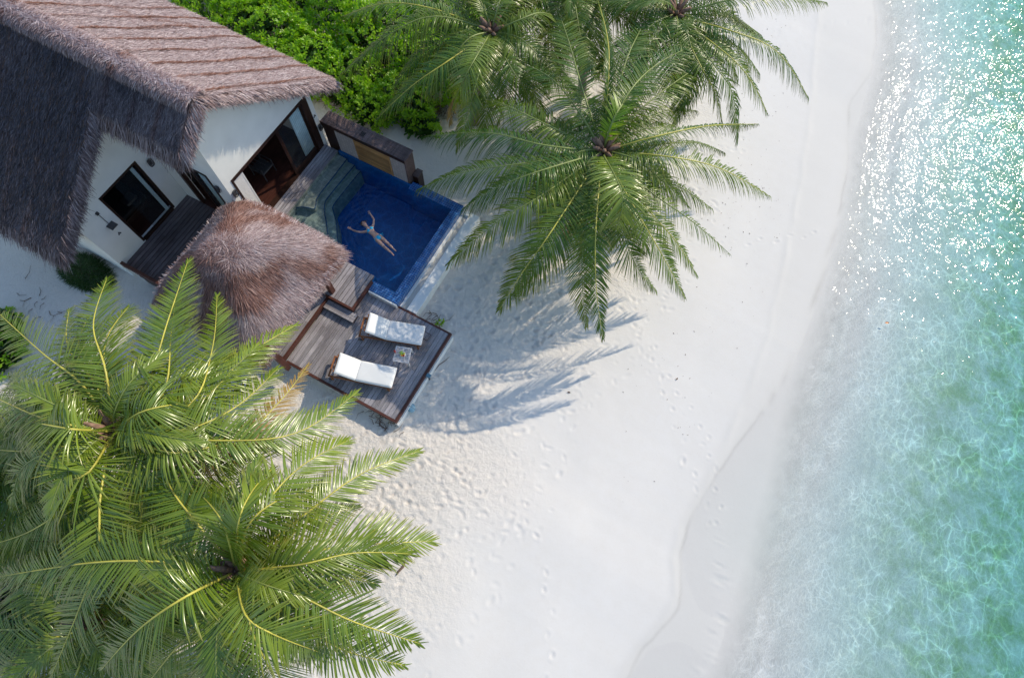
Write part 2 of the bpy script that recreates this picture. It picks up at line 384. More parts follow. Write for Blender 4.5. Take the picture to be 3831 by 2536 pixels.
# ------------------------------------------------------------------ ground, sea
ZW = -1.2
shore_px = [(3275, -500), (3272, -250), (3268, 0), (3277, 128), (3261, 268), (3172, 395), (3175, 510), (3169, 638), (3140, 797), (3115, 893), (3089, 1000), (3040, 1160), (2985, 1310),
            (2925, 1440), (2839, 1560), (2736, 1690), (2658, 1820), (2579, 1954), (2546, 2095), (2556, 2239), (2508, 2333), (2414, 2420), (2354, 2536), (2250, 2700), (2100, 2900)]
sp = np.array([P(a, b, ZW)[:2] for a, b in shore_px]); sp = sp[np.argsort(sp[:, 1])]
_ys = np.arange(-260, 360, .05)
def smooth_line(q, w):
    xs = np.interp(_ys, np.r_[-200, q[:, 1], 300], np.r_[q[0, 0] - 60, q[:, 0], q[-1, 0] - 30]); k = np.hanning(int(w / .05)); k /= k.sum()
    return np.convolve(np.pad(xs, len(k), mode='edge'), k, 'same')[len(k):-len(k)] + .10 * (vnoise(_ys, _ys * 0, .9, 101) - .5) + .05 * (vnoise(_ys, _ys * 0, .3, 102) - .5)
_sx = smooth_line(sp, 1.5)
def shore_x(y): return np.interp(y, _ys, _sx)
sp2 = np.array([P(a, b, ZW)[:2] for a, b in [(3272, -400), (3270, 0), (3262, 268), (3190, 500), (3140, 797), (3060, 1050), (2985, 1310), (2925, 1500), (2890, 1650), (2850, 1850), (2800, 2050), (2740, 2250), (2650, 2536), (2560, 2800)]]); sp2 = sp2[np.argsort(sp2[:, 1])]
_sx2 = smooth_line(sp2, 2.0)
def shore2_x(y): return np.maximum(np.interp(y, _ys, _sx2), shore_x(y) + .02)
sp3 = np.array([P(a, b, ZW + .08)[:2] for a, b in [(3080, -400), (3070, 0), (3040, 400), (3000, 700), (2940, 1000), (2890, 1250), (2800, 1480), (2715, 1680), (2640, 1830), (2560, 1980), (2532, 2095), (2540, 2239), (2492, 2333), (2400, 2420), (2340, 2536), (2240, 2700)]]); sp3 = sp3[np.argsort(sp3[:, 1])]
def wet_x(y): return np.interp(y, np.r_[-200, sp3[:, 1], 300], np.r_[sp3[0, 0] - 60, sp3[:, 0], sp3[-1, 0] - 30])
def sm(a, b, x):
    t = np.clip((x - a) / (b - a), 0, 1); return t * t * (3 - 2 * t)
def ground_z(x, y, detail=True):
    s = shore_x(y) - x                                   # metres inland of the water line
    d2 = np.maximum(x - shore2_x(y), 0); z = np.where(s > 0, ZW + 0.07 * s, ZW + 0.014 * s - 0.04 * d2 - 0.065 * np.maximum(d2 - 2.0, 0))
    z = np.where(s > 0, np.minimum(z, -0.45 - 0.1 * np.exp(-np.maximum(s, 0) / 3)), z)
    z = np.where(s < 0, np.maximum(z, -4.0), z)
    z = z + 0.05 * (vnoise(x, y, 1.7, 3) - 0.5) * sm(0.5, 6, s) + 0.10 * (vnoise(x, y, 4.5, 4) - 0.5) * sm(-1, 4, -s)
    return z, s
def axis_lines(a, b, fine0, fine1, fs, cs, lo, hi):
    mid = np.arange(fine0, fine1, fs)
    l = np.arange(a, fine0, cs); r = np.arange(fine1, b, cs)
    lo_ = a - np.geomspace(0.6, a - lo, 22)[::-1]; hi_ = b + np.geomspace(0.6, hi - b, 22)
    return np.concatenate([lo_, l, mid, r, hi_])
gx = axis_lines(-26, 17, -13, 6, 0.055, 0.16, -160, 160); gy = axis_lines(-11, 36, -8, 22, 0.055, 0.16, -160, 200)
X, Y = np.meshgrid(gx, gy, indexing='ij'); x = X.ravel(); y = Y.ravel()
z, s = ground_z(x, y)
rough = np.clip(sm(4.8, 9.5, s + 2.4 * (vnoise(x, y, 2.2, 9) - 0.5)), 0, 1)
z += (0.004 + .016 * vnoise(x, y, 1.1, 36)) * np.exp(-((wet_x(y) - x - .12 + .15 * (vnoise(x, y, .8, 37) - .5)) / .14) ** 2)
z += rough * (0.016 * (vnoise(x, y, 0.42, 11) - 0.5) + 0.012 * (vnoise(x, y, 0.21, 12) - 0.5) + 0.02 * (vnoise(x, y, 0.12, 13) - 0.5))
z += sm(2.0, 5, s) * 0.008 * (vnoise(x, y, 0.5, 14) - 0.5) + sm(0, 3, s) * (1 - sm(3, 7, s)) * 0.02 * (vnoise(x, y * 0.5, 0.9, 15) - 0.5)
Z = z.reshape(X.shape)
# footprints: two feet per stride along wandering tracks
def stamp(cx, cy, ang, depth, L=0.15, B=0.065):
    i0, i1 = np.searchsorted(gx, [cx - 0.3, cx + 0.3]); j0, j1 = np.searchsorted(gy, [cy - 0.3, cy + 0.3])
    if i1 - i0 < 3 or j1 - j0 < 3: return
    xx = X[i0:i1, j0:j1] - cx; yy = Y[i0:i1, j0:j1] - cy
    u = xx * math.cos(ang) + yy * math.sin(ang); v = -xx * math.sin(ang) + yy * math.cos(ang)
    q = (u / L) ** 2 + (v / B) ** 2
    Z[i0:i1, j0:j1] += -depth * np.exp(-q * 1.1) + depth * 0.45 * np.exp(-((np.sqrt(q) - 1.55) ** 2) * 5)
fr_ = np.random.default_rng(21)
for k in range(46):
    # tracks run mostly along the beach between deck and sea
    s0 = fr_.uniform(4.2, 11.5) if k % 4 == 0 else fr_.uniform(6.0, 11); yy = fr_.uniform(-9, 26); d = fr_.choice([-1, 1]); ang = fr_.normal(math.pi / 2 * d, 0.35)
    xx = float(shore_x(yy)) - s0; side = 1; dep = fr_.uniform(0.008, 0.026) * min(1, (s0 - 2.5) / 4.5)
    for q in range(int(fr_.integers(8, 34))):
        stamp(xx + side * 0.09 * math.sin(ang), yy - side * 0.09 * math.cos(ang), ang + fr_.normal(0, 0.3), dep * fr_.uniform(0.2, 1.4), fr_.uniform(.07, .125), fr_.uniform(.035, .06))
        ang += fr_.normal(0, 0.12); st = fr_.uniform(0.45, 0.7); xx += st * math.cos(ang); yy += st * math.sin(ang); side = -side
for k in range(3400):
    s0 = 4.5 + 9 * fr_.random() ** 0.8; yy = fr_.uniform(-9, 20); xx = float(shore_x(yy)) - s0
    if s0 < 7.5 and fr_.random() < 0.55: continue
    stamp(xx, yy, fr_.uniform(0, 3.14), fr_.uniform(0.006, 0.036) * min(1.25, (s0 - 3) / 4), fr_.uniform(0.08, 0.16), fr_.uniform(0.04, 0.08))
# scarp where the house sand ends, and the cut beneath pool and villa
inpool = (X > -12.8) & (X < -7.25) & (Y > 6.35) & (Y < 10.38)
Z[inpool] = -1.9
z = Z.ravel()
sw = wet_x(y) - x + 0.10 * (vnoise(x, y, 1.2, 31) - 0.5) + 0.05 * (vnoise(x, y, .3, 32) - 0.5)
wet = (1 - sm(0.0, 0.35, sw)) * 0.28 + 0.22 * (1 - sm(0.0, 2.6, sw)) + 0.2 * (1 - sm(0, .5, s))
wash = np.exp(-((s - .03 * vnoise(x, y, .4, 38)) / .05) ** 2) * (.06 + .30 * vnoise(x, y, .9, 39))
alg = sm(3.0, 8.0, x - shore2_x(y) + 2.5 * (vnoise(x, y, 2.5, 33) - 0.5))
nx_, ny_ = X.shape
ii, jj = np.meshgrid(np.arange(nx_ - 1), np.arange(ny_ - 1), indexing='ij'); a = (ii * ny_ + jj).ravel()
faces = np.stack([a, a + ny_, a + ny_ + 1, a + 1], 1)
gr = mesh('sand', np.stack([x, y, z], 1), faces, M['sand'], smooth=True, attrs={'wet': wet, 'rough': rough, 'algae': alg, 'washline': wash, 'submerged': sm(0.0, 3.0, x - shore2_x(y))}); tag(gr, kind='structure')

def build_sea():
    u = np.concatenate([np.arange(-1.0, 16, 0.14), 16 + np.geomspace(0.3, 150, 24)]); v = np.concatenate([-12 - np.geomspace(0.5, 140, 20)[::-1], np.arange(-12, 37, 0.14), 37 + np.geomspace(0.5, 150, 20)])
    U, V = np.meshgrid(u, v, indexing='ij'); xx = shore_x(V.ravel()) + U.ravel(); yy = V.ravel(); d = U.ravel()
    h = (0.016 * (vnoise(xx, yy, 0.55, 41) - 0.5) + 0.045 * (vnoise(xx, yy * 0.6, 1.5, 42) - 0.5)) * sm(0.2, 6, xx - shore2_x(yy))
    # small wavelets parallel to the beach
    h += 0.012 * np.sin(d * 5.2 + 3.0 * vnoise(xx, yy, 2.5, 43)) * sm(0.2, 1.2, xx - shore2_x(yy)) * (1 - sm(4, 7, d))
    n = len(xx); top = np.stack([xx, yy, ZW + h], 1); nu, nv = U.shape
    ii, jj = np.meshgrid(np.arange(nu - 1), np.arange(nv - 1), indexing='ij'); a = (ii * nv + jj).ravel()
    f = [np.stack([a, a + nv, a + nv + 1, a + 1], 1)]
    bot = np.stack([xx, yy, np.full(n, -9.0)], 1); f.append(np.stack([a + 1, a + nv + 1, a + nv, a], 1) + n)
    def wall(idx): idx = np.array(idx); return np.stack([idx[:-1], idx[1:], idx[1:] + n, idx[:-1] + n], 1)
    f += [wall(np.arange(nv)), wall(np.arange(nv)[::-1] + (nu - 1) * nv), wall((np.arange(nu) * nv)[::-1]), wall(np.arange(nu) * nv + nv - 1)]
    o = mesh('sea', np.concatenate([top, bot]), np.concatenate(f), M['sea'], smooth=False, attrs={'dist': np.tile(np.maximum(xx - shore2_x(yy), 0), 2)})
    sm_ = np.zeros(len(o.data.polygons), dtype=bool); sm_[:len(a)] = True; o.data.polygons.foreach_set('use_smooth', sm_)
    return tag(o, kind='structure')
build_sea()

# ------------------------------------------------------------------ thatch
def strands(o, d, L, Wd, nrm, lift, bend):
    "o origins, d directions, nrm outward normals; returns verts, faces of curved straw strips"
    n = len(o); d = d / np.linalg.norm(d, axis=1, keepdims=True)
    side = np.cross(d, nrm); side /= np.linalg.norm(side, axis=1, keepdims=True) + 1e-9
    roll = rng.normal(0, 0.5, (n, 1)); side = side * np.cos(roll) + nrm * np.sin(roll)
    vs = []
    for k, (u, w) in enumerate(((0, 0.8), (0.5, 1.0), (1.0, 0.25))):
        c = o + d * (L * u)[:, None] + nrm * (lift * u)[:, None] + bend * (u * u * L)[:, None]
        vs += [c - side * (Wd * w * 0.5)[:, None], c + side * (Wd * w * 0.5)[:, None]]
    v = np.stack(vs, 1).reshape(-1, 3); b = (np.arange(n) * 6)[:, None]
    f = np.concatenate([b + np.array([0, 1, 3, 2]), b + np.array([2, 3, 5, 4])])
    return v, f

def thatch_mesh(name, parts, parent):
    V = []; F = []; ru = []; shd = []; k = 0
    for v, f, r, g in parts:
        V.append(v); F.append(f + k); k += len(v); ru.append(np.repeat(r, 6)); shd.append(np.repeat(g, 6))
    return mesh(name, np.concatenate(V), np.concatenate(F), M['thatch'], parent, attrs={'rust': np.concatenate(ru), 'shade_tone': np.concatenate(shd)})

def slope_straw(x0, x1, y0, z0, y1, z1, n, shade_tone=0.0, seam0=0.0, edge_x=None):
    "straw on a roof plane; ridge at y0,z0 eave at y1,z1, running along x"
    x = rng.uniform(x0, x1, n); t = rng.random(n); y = y0 + (y1 - y0) * t; z = z0 + (z1 - z0) * t
    dn = np.array([0, y1 - y0, z1 - z0]); dn = dn / np.linalg.norm(dn); nr = np.cross(dn, [1, 0, 0]); nr = nr if nr[2] > 0 else -nr
    slen = math.hypot(y1 - y0, z1 - z0)
    sx = (x - seam0 + 0.10 * (vnoise(x, y, 0.8, 51) - 0.5) * 2) / 0.92; fr = np.abs(sx - np.round(sx))
    seam = np.clip(1.5 * (1 - fr / 0.085), 0, 1)
    lump = 0.035 * np.clip(1 - fr / 0.12, 0, 1) + 0.05 * (vnoise(x, y, 0.5, 52) - 0.5)
    o = np.stack([x, y, z], 1) + nr * (0.02 + lump + rng.uniform(0, 0.035, n))[:, None]
    d = dn + np.stack([rng.normal(0, 0.30, n), np.zeros(n), np.zeros(n)], 1) + nr * rng.uniform(-0.02, 0.05, (n, 1))
    L = rng.uniform(0.12, 0.27, n); Wd = rng.uniform(0.006, 0.013, n)
    v, f = strands(o, d, L, Wd, np.tile(nr, (n, 1)), rng.uniform(0, 0.03, n), np.zeros((n, 3)))
    pat = sm(0.62, 0.80, vnoise(x, y * 0.35, 0.8, 53) * 0.6 + vnoise(x, y, 0.3, 54) * 0.4)
    rust = np.clip(seam * (0.35 + 1.1 * vnoise(x, y, 0.7, 56)) + 0.6 * pat * (rng.random(n) < 0.8), 0, 1)
    shd = np.clip(shade_tone * (0.75 + 0.5 * vnoise(x, y, 1.2, 55)), 0, 1)
    return v, f, rust, shd

def fringe(p0, p1, out, n, L0=0.25, L1=0.5, rust=0.1, shade_tone=0.0, jit=0.05, w=(0.012, 0.026)):
    t = rng.random(n); o = np.array(p0) + (np.array(p1) - np.array(p0)) * t[:, None] + rng.normal(0, jit, (n, 3)) * np.array([1, 1, 0.8])
    out = np.array(out, float); along = (np.array(p1) - np.array(p0)); along /= np.linalg.norm(along)
    d = out + along * rng.normal(0, 0.25, (n, 1)) + rng.normal(0, 0.10, (n, 3))
    nr = np.cross(along, out); nr = nr / np.linalg.norm(nr); nr = nr if nr[2] > 0 else -nr
    v, f = strands(o, d, rng.uniform(L0, L1, n), rng.uniform(*w, n), np.tile(nr, (n, 1)), rng.uniform(-0.02, 0.03, n), np.tile([0, 0, -0.35], (n, 1)) * rng.uniform(0.3, 1, (n, 1)))
    return v, f, np.clip(rng.normal(rust, 0.15, n), 0, 1), np.full(n, shade_tone)

RY, RZ = 6.44, 6.42
villa = thing('beach_villa', 'white beach villa with steep thatched gable roof, dark timber windows and wide pool door', 'villa', (-14.5, 6.4, -0.45))
def villa_roof():
    NX0, FX = -24.0, -12.62; ey, ez = 11.35, 2.75; m = (RZ - ez) / (ey - RY)
    sl = 0.72; wy = 1.62; wz = RZ - sl * (RY - wy); fy = 5.30; fz = RZ - sl * (RY - fy); JX = -15.72
    b = MB(); th = 0.26
    b.prism([(RY, RZ), (ey, ez), (ey, ez - th), (RY, RZ - th * 1.3)], 'x', NX0, FX)
    b.prism([(RY - 0.002, RZ), (fy, fz), (fy, fz - th), (RY - 0.002, RZ - th * 1.3)][::-1], 'x', JX + 0.002, FX)
    b.prism([(RY - 0.002, RZ), (wy, wz), (wy, wz - th), (RY - 0.002, RZ - th * 1.3)][::-1], 'x', NX0, JX)
    base = b.build('roof', M['fibre'], villa)
    parts = [slope_straw(NX0, FX, RY, RZ, ey, ez, 185000, 0.0)]
    parts.append(slope_straw(NX0, JX, RY, RZ, wy, wz, 66000, 1.0, 0.3)); parts.append(slope_straw(JX, FX, RY, RZ, fy, fz, 16000, 0.85, 0.3))  # both south slopes get the painted shade colour
    # eave and verge fringes
    parts.append(fringe((NX0, ey - .05, ez - .06), (FX, ey - .05, ez - .06), (0, 0.78, -0.5), 5200, 0.15, 0.34, 0.05))
    parts.append(fringe((FX - .03, RY, RZ - .06), (FX - .03, ey, ez - .06), (0.7, 0.35, -0.55), 5200, 0.14, 0.34, 0.05))
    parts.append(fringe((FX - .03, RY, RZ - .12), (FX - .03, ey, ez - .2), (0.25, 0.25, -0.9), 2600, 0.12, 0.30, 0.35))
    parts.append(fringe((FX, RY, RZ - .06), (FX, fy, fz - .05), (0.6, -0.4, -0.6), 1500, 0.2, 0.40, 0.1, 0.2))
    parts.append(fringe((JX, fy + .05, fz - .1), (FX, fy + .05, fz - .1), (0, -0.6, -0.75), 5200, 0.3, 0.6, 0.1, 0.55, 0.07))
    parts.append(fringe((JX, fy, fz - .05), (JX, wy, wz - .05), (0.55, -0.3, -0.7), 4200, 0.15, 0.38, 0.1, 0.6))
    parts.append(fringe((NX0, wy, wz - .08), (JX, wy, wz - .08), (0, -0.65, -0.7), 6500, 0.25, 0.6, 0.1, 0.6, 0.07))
    # ridge roll
    n = 20000; xx = rng.uniform(NX0, FX, n); th_ = rng.uniform(-1.1, 1.1, n)
    rr = 0.20; o = np.stack([xx, RY + np.sin(th_) * rr * 1.7, RZ - 0.06 + np.cos(th_) * rr * 0.75], 1)
    nr = np.stack([np.zeros(n), np.sin(th_), np.cos(th_)], 1); d = np.stack([rng.normal(0, .25, n), np.cos(th_) * np.sign(th_ + 1e-6), -np.abs(np.sin(th_))], 1)
    v, f = strands(o, d, rng.uniform(0.12, 0.34, n), rng.uniform(0.012, 0.026, n), nr, rng.uniform(0, 0.02, n), np.zeros((n, 3)))
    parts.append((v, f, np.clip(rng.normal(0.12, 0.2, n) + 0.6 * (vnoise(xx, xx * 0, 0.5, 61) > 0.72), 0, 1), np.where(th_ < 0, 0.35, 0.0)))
    n = 9000; xx = rng.uniform(NX0, FX, n); yy = rng.normal(0, .07, n)
    o = np.stack([xx, RY + yy, np.full(n, RZ + .115) - yy * yy * 2], 1); d = np.stack([rng.choice([-1., 1.], n), rng.normal(0, .8, n), rng.normal(-.05, .05, n)], 1)
    v, f = strands(o, d, rng.uniform(.1, .25, n), rng.uniform(.012, .022, n), np.tile([0, 0, 1.], (n, 1)), rng.uniform(-.02, .01, n), np.zeros((n, 3)))
    parts.append((v, f, np.clip(rng.normal(.1, .2, n), 0, 1), np.full(n, .1)))
    th_o = thatch_mesh('thatch', parts, base)
    tag(th_o, 'weathered palm straw thatch with red brown seams and shade painted on the south slope')
    bb = MB()
    bb.tube([(NX0, RY, RZ - 0.06), (FX - 0.05, RY, RZ - 0.06)], [0.1, 0.1], 12).build('ridge_roll', M['fibre'], base, True)
villa_roof()

def villa_walls():
    zt = lambda y: (RZ - 0.36 - 0.747 * (y - RY)) if y > RY else (RZ - 0.36 - 0.72 * (RY - y))
    XF, T = -13.05, 0.2; ys, yn = 5.91, 10.46
    b = MB()
    b.prism([(ys, -0.8), (6.23, -0.8), (6.23, 2.82), (6.23, zt(6.23)), (ys, zt(ys))], 'x', XF - T, XF)
    b.prism([(10.2, -0.8), (yn, -0.8), (yn, zt(yn)), (10.2, zt(10.2))], 'x', XF - T, XF)
    b.prism([(6.23, 2.82), (10.2, 2.82), (10.2, zt(10.2)), (RY, zt(RY)), (6.23, zt(6.23))], 'x', XF - T, XF)
    b.box(XF - T, XF, 6.23, 10.2, -0.8, 0.26)
    b.build('front_wall', M['white'], villa)
    b = MB()   # side wall of the front room, facing the terrace
    b.box(-13.72, XF - T, ys, ys + T, -0.8, zt(ys)); b.box(-16.1, -15.42, ys, ys + T, -0.8, zt(ys)); b.box(-15.42, -13.72, ys, ys + T, 3.0, zt(ys))
    b.box(-15.42, -13.72, ys, ys + T, -0.8, 0.26)
    b.build('side_wall', M['white'], villa)
    b = MB(); XW = -16.1; y0 = 2.48   # wing wall with the square window
    b.prism([(y0, -0.8), (3.62, -0.8), (3.62, zt(3.62)), (y0, zt(y0))], 'x', XW - T, XW)
    b.prism([(5.25, -0.8), (5.905, -0.8), (5.905, zt(5.905)), (5.25, zt(5.25))], 'x', XW - T, XW)
    b.prism([(3.62, 2.92), (5.25, 2.92), (5.25, zt(5.25)), (3.62, zt(3.62))], 'x', XW - T, XW)
    b.box(XW - T, XW, 3.62, 5.25, -0.8, 0.36)
    b.build('wing_wall', M['white'], villa)
    b = MB(); b.box(-19.9, XW - T, y0, y0 + T, -0.8, zt(y0)); b.box(-24, -19.9, 1.75, 1.95, -0.8, 2.6); b.box(-19.9, -19.7, 1.75, y0, -0.8, 2.6)
    b.build('garden_wall', M['white'], villa)
    b = MB(); b.box(-24, XF - T, yn - T, yn, -0.8, zt(yn)); b.build('rear_wall', M['white'], villa)
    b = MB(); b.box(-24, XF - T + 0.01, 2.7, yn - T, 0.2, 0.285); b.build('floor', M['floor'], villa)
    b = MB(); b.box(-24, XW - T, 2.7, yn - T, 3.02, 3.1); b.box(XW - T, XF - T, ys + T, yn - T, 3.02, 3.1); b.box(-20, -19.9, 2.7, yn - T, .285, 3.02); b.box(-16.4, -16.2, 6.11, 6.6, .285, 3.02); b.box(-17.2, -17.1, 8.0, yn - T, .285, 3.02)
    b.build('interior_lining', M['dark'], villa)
    # pool door: frame, glass leaves, curtain, louvre leaf
    f = MB(); fx0, fx1 = XF - 0.16, XF + 0.025
    f.box(XF - T, XF + .03, 6.27, 9.95, .265, .303); f.box(fx0, fx1, 6.19, 10.24, 2.72, 2.82 + .02); f.box(fx0, fx1, 6.19, 6.27, 0.3, 2.72); f.box(fx0, fx1, 9.95, 10.24, 0.3, 2.72)
    door = f.build('sliding_door', M['frame'], villa, bevel=0.006)
    f = MB(); a0, a1 = XF - 0.13, XF - 0.07
    f.box(a0, a1, 8.58, 8.70, 0.31, 2.72); f.box(a0, a1, 8.70, 9.95, 0.31, 0.50); f.box(a0, a1, 8.70, 9.95, 2.62, 2.72); f.box(a0, a1, 9.88, 9.95, 0.5, 2.62)
    f.build('leaf_frame', M['frame'], door, bevel=0.005)
    MB().box(XF - 0.105, XF - 0.095, 8.70, 9.88, 0.5, 2.62).build('pane', M['glass'], door)
    f = MB()
    for k in range(14): f.tube([(XF - 0.135 + 0.01 * (k % 2), 9.38 + k * 0.038, 0.52), (XF - 0.135 + 0.01 * (k % 2), 9.38 + k * 0.038, 2.7)], 0.026, 6)
    f.build('curtain', M['curtain'], door, True)
    f = MB(); f.box(XF - .06, XF - .02, 6.28, 6.33, .31, 2.7); f.box(XF - .06, XF - .02, 6.68, 6.73, .31, 2.7); f.box(XF - .06, XF - .02, 6.33, 6.68, 2.62, 2.7); f.box(XF - .06, XF - .02, 6.33, 6.68, .31, .4)
    for k in range(36): f.box(XF - .055, XF - .025, 6.33, 6.68, .43 + k * .061, .475 + k * .061)
    f.build('louvre_leaf', M['louvre'], door)
    # wing window
    f = MB(); q0, q1 = -16.2, -16.08
    f.box(q0, q1, 3.60, 5.27, 2.86, 2.94); f.box(q0, q1, 3.60, 3.68, .36, 2.86); f.box(q0, q1, 5.19, 5.27, .36, 2.86); f.box(q0, q1, 3.68, 5.19, .30, .38)
    w = f.build('square_window', M['frame'], villa, bevel=0.006)
    f = MB(); f.box(-16.21, -16.17, 4.98, 5.10, .42, 2.84).build('blind', M['curtain'], w)
    MB().box(-16.165, -16.155, 4.25, 5.17, .42, 2.84).build('pane', M['glass'], w)
    # side door of the front room
    f = MB(); f.box(-15.44, -13.70, ys - .02, ys + .12, 2.92, 3.02); f.box(-15.44, -15.30, ys - .02, ys + .12, .3, 2.92); f.box(-13.80, -13.70, ys - .02, ys + .12, .3, 2.92); f.box(-14.60, -14.52, ys + .01, ys + .09, .3, 2.92)
    d2 = f.build('side_door', M['frame'], villa, bevel=0.006)
    MB().box(-14.52, -13.82, ys + .045, ys + .055, .34, 2.9).build('pane', M['glass'], d2)
    f = MB()
    for k in range(12): f.tube([(-14.45 + k * .05, ys + .17 + .015 * (k % 2), .4), (-14.45 + k * .05, ys + .17 + .015 * (k % 2), 2.85)], .03, 6)
    f.build('curtain', M['curtain'], d2, True)
    # wall lamps: ring on a back plate
    def lamp(c, ax):
        f = MB(); cx_, cy_, cz_ = c
        pts = []
        for k in range(17):
            w_ = 2 * math.pi * k / 16; u, v_ = .085 * math.copysign(abs(math.cos(w_)) ** .6, math.cos(w_)), .15 * math.copysign(abs(math.sin(w_)) ** .6, math.sin(w_))
            pts.append((cx_ + .07, cy_ + u, cz_ + v_) if ax == 'x' else (cx_ + u, cy_ - .07, cz_ + v_))
        f.tube(pts, .022, 8)
        if ax == 'x': f.box(cx_, cx_ + .07, cy_ - .05, cy_ + .05, cz_ - .1, cz_ + .1)
        else: f.box(cx_ - .05, cx_ + .05, cy_ - .07, cy_, cz_ - .1, cz_ + .1)
        return f.build('wall_lamp', M['metal'], villa)
    lamp((-16.1, 5.62, 2.5), 'x'); lamp((-13.5, 5.91, 2.5), 'y'); lamp((XF, 6.07, 2.35), 'x'); lamp((XF, 10.36, 1.2), 'x')
    # ledge with rod on the wing wall, and two small wall marks
    f = MB(); f.box(-16.1, -15.84, 3.12, 3.38, 1.96, 2.0); f.tube([(-16.08, 3.25, 2.0), (-16.08, 3.24, 2.6)], .012, 6); f.box(-16.1, -16.05, 3.19, 3.29, 2.56, 2.66)
    f.build('wall_ledge', M['metal'], villa)
    for (ax_, cy_, cz_) in ((-16.1, 3.25, 1.38), (XF, 10.33, 1.75)):
        f = MB()
        for dy, dz in ((-.035, 0), (.035, 0), (0, .055)): f.ball((ax_ + .008, cy_ + dy, cz_ + dz), (.012, .03, .03), 8, 5)
        f.build('number_plaque', M['metal'], villa)
villa_walls()
# furniture glimpsed inside
c_ = thing('armchair', 'dark lattice armchair inside the villa, just behind the pool door', 'chair', (-14.15, 8.1, 0.285))
f = MB(); f.box(-14.5, -13.9, 7.8, 8.4, .62, .70); f.build('seat', M['metal'], c_, bevel=.03)
f = MB()
for a_, b_ in ((-14.5, 7.82), (-14.5, 8.38), (-13.92, 7.82), (-13.92, 8.38)): f.box(a_ - .02, a_ + .02, b_ - .02, b_ + .02, .285, .95)
for k in range(5): f.box(-14.5, -13.92, 7.80 + k * .14, 7.83 + k * .14, .93, .96)
f.build('frame', M['metal'], c_)
c_ = thing('bed', 'low bed with linen coloured dark for the dim room seen through the square window of the wing', 'bed', (-17.6, 4.3, 0.285))
MB().box(-18.6, -17.0, 3.3, 5.1, .285, .52).build('bed_base', M['frame'], c_, bevel=.02)
MB().box(-18.55, -17.05, 3.35, 5.05, .522, .68).build('mattress', M['dark'], c_, bevel=.05)  # mattress and pillows coloured dark to stand in for indoor shade
f = MB(); f.box(-17.6, -17.2, 3.5, 3.95, .70, .82); f.build('pillow', M['metal'], c_, bevel=.05)
f = MB(); f.box(-17.55, -17.15, 4.35, 4.85, .70, .82); f.build('pillow', M['metal'], c_, bevel=.05)

# ------------------------------------------------------------------ decks
def planks(name, x0, x1, y0, y1, ztop, mat, parent, w=0.155, gap=0.022, along='y', th=0.035):
    b = MB(); a = x0 if along == 'y' else y0; e = x1 if along == 'y' else y1; n = max(1, round((e - a) / w)); st = (e - a) / n
    for k in range(n):
        p = a + k * st + gap / 2; q = a + (k + 1) * st - gap / 2; dz = random.uniform(-.002, .002)
        if along == 'y':
            cuts = [y0, y1] if (y1 - y0) < 2.4 else [y0, y0 + (y1 - y0) * (0.35 + 0.3 * ((k * 37) % 10) / 10), y1]
            for c0, c1 in zip(cuts[:-1], cuts[1:]): b.box(p, q, c0 + .002, c1 - .002, ztop - th, ztop + dz)
        else: b.box(x0, x1, p, q, ztop - th, ztop + dz)
    return b.build(name, mat, parent)

dk = thing('lounge_deck', 'grey weathered plank deck carrying the two loungers, edged in red brown timber', 'deck', (-7, 4.1, -.5))
planks('deck_boards', -9.22, -4.95, 2.44, 5.88, 0.0, M['deck'], dk)
f = MB(); f.box(-4.945, -4.86, 2.36, 5.95, -.16, .012); f.box(-9.22, -4.945, 2.355, 2.435, -.16, .008); f.box(-9.22, -4.945, 5.885, 5.95, -.16, .008); f.build('edge_trim', M['brown'], dk, bevel=.006)
f = MB(); f.box(-9.2, -4.93, 2.42, 5.9, -.8, -.04); f.box(-4.929, -4.81, 2.36, 5.93, -.8, -.165); f.build('deck_base', M['white'], dk)
f = MB(); f.box(-6.05, -5.45, 5.55, 5.57, .001, .005); f.box(-6.05, -5.45, 5.30, 5.32, .001, .005); f.box(-6.05, -6.03, 5.32, 5.55, .001, .005); f.box(-5.47, -5.45, 5.32, 5.55, .001, .005); f.build('hatch', M['frame'], dk)

hp = thing('pavilion_platform', 'raised plank platform under the thatched pavilion, with a red brown beam towards the lounge deck', 'platform', (-11, 4.0, -.5))
planks('deck_boards', -12.98, -9.31, 2.44, 6.2, 0.19, M['deck'], hp)
MB().box(-9.305, -9.225, 2.36, 4.96, .02, .22).build('beam', M['brown'], hp, bevel=.006)
f = MB(); f.box(-12.98, -9.31, 2.36, 2.435, -.1, .2); f.build('edge_trim', M['brown'], hp)
MB().box(-12.95, -9.32, 2.46, 6.15, -.8, .15).build('platform_base', M['white'], hp)

pp = thing('pool_platform', 'small raised plank landing at the pool corner, above two wooden steps', 'platform', (-9, 5.6, 0))
planks('deck_boards', -9.62, -8.26, 5.02, 6.42, 0.33, M['deck'], pp)
f = MB(); f.box(-8.255, -8.18, 4.94, 6.20, .17, .345); f.box(-9.3, -8.255, 4.94, 5.015, .17, .34); f.build('edge_trim', M['brown'], pp, bevel=.006)
MB().box(-9.6, -8.27, 5.03, 6.40, 0.004, .295).build('platform_base', M['capwood'], pp)
st_ = thing('wooden_steps', 'low wooden step between pool landing and lounge deck', 'step', (-8.6, 4.8, 0))
f = MB()
for k in range(3): f.box(-9.2, -8.0, 4.60 + k * .11, 4.70 + k * .11, .145, .18)
f.build('tread', M['deck'], st_)
for a_ in (-9.18, -8.08): MB().box(a_, a_ + .06, 4.63, 4.92, .002, .144).build('side_panel', M['capwood'], st_)
tr = thing('terrace', 'dark plank terrace in the corner between the two villa wings', 'terrace', (-14.5, 4.2, -.5))
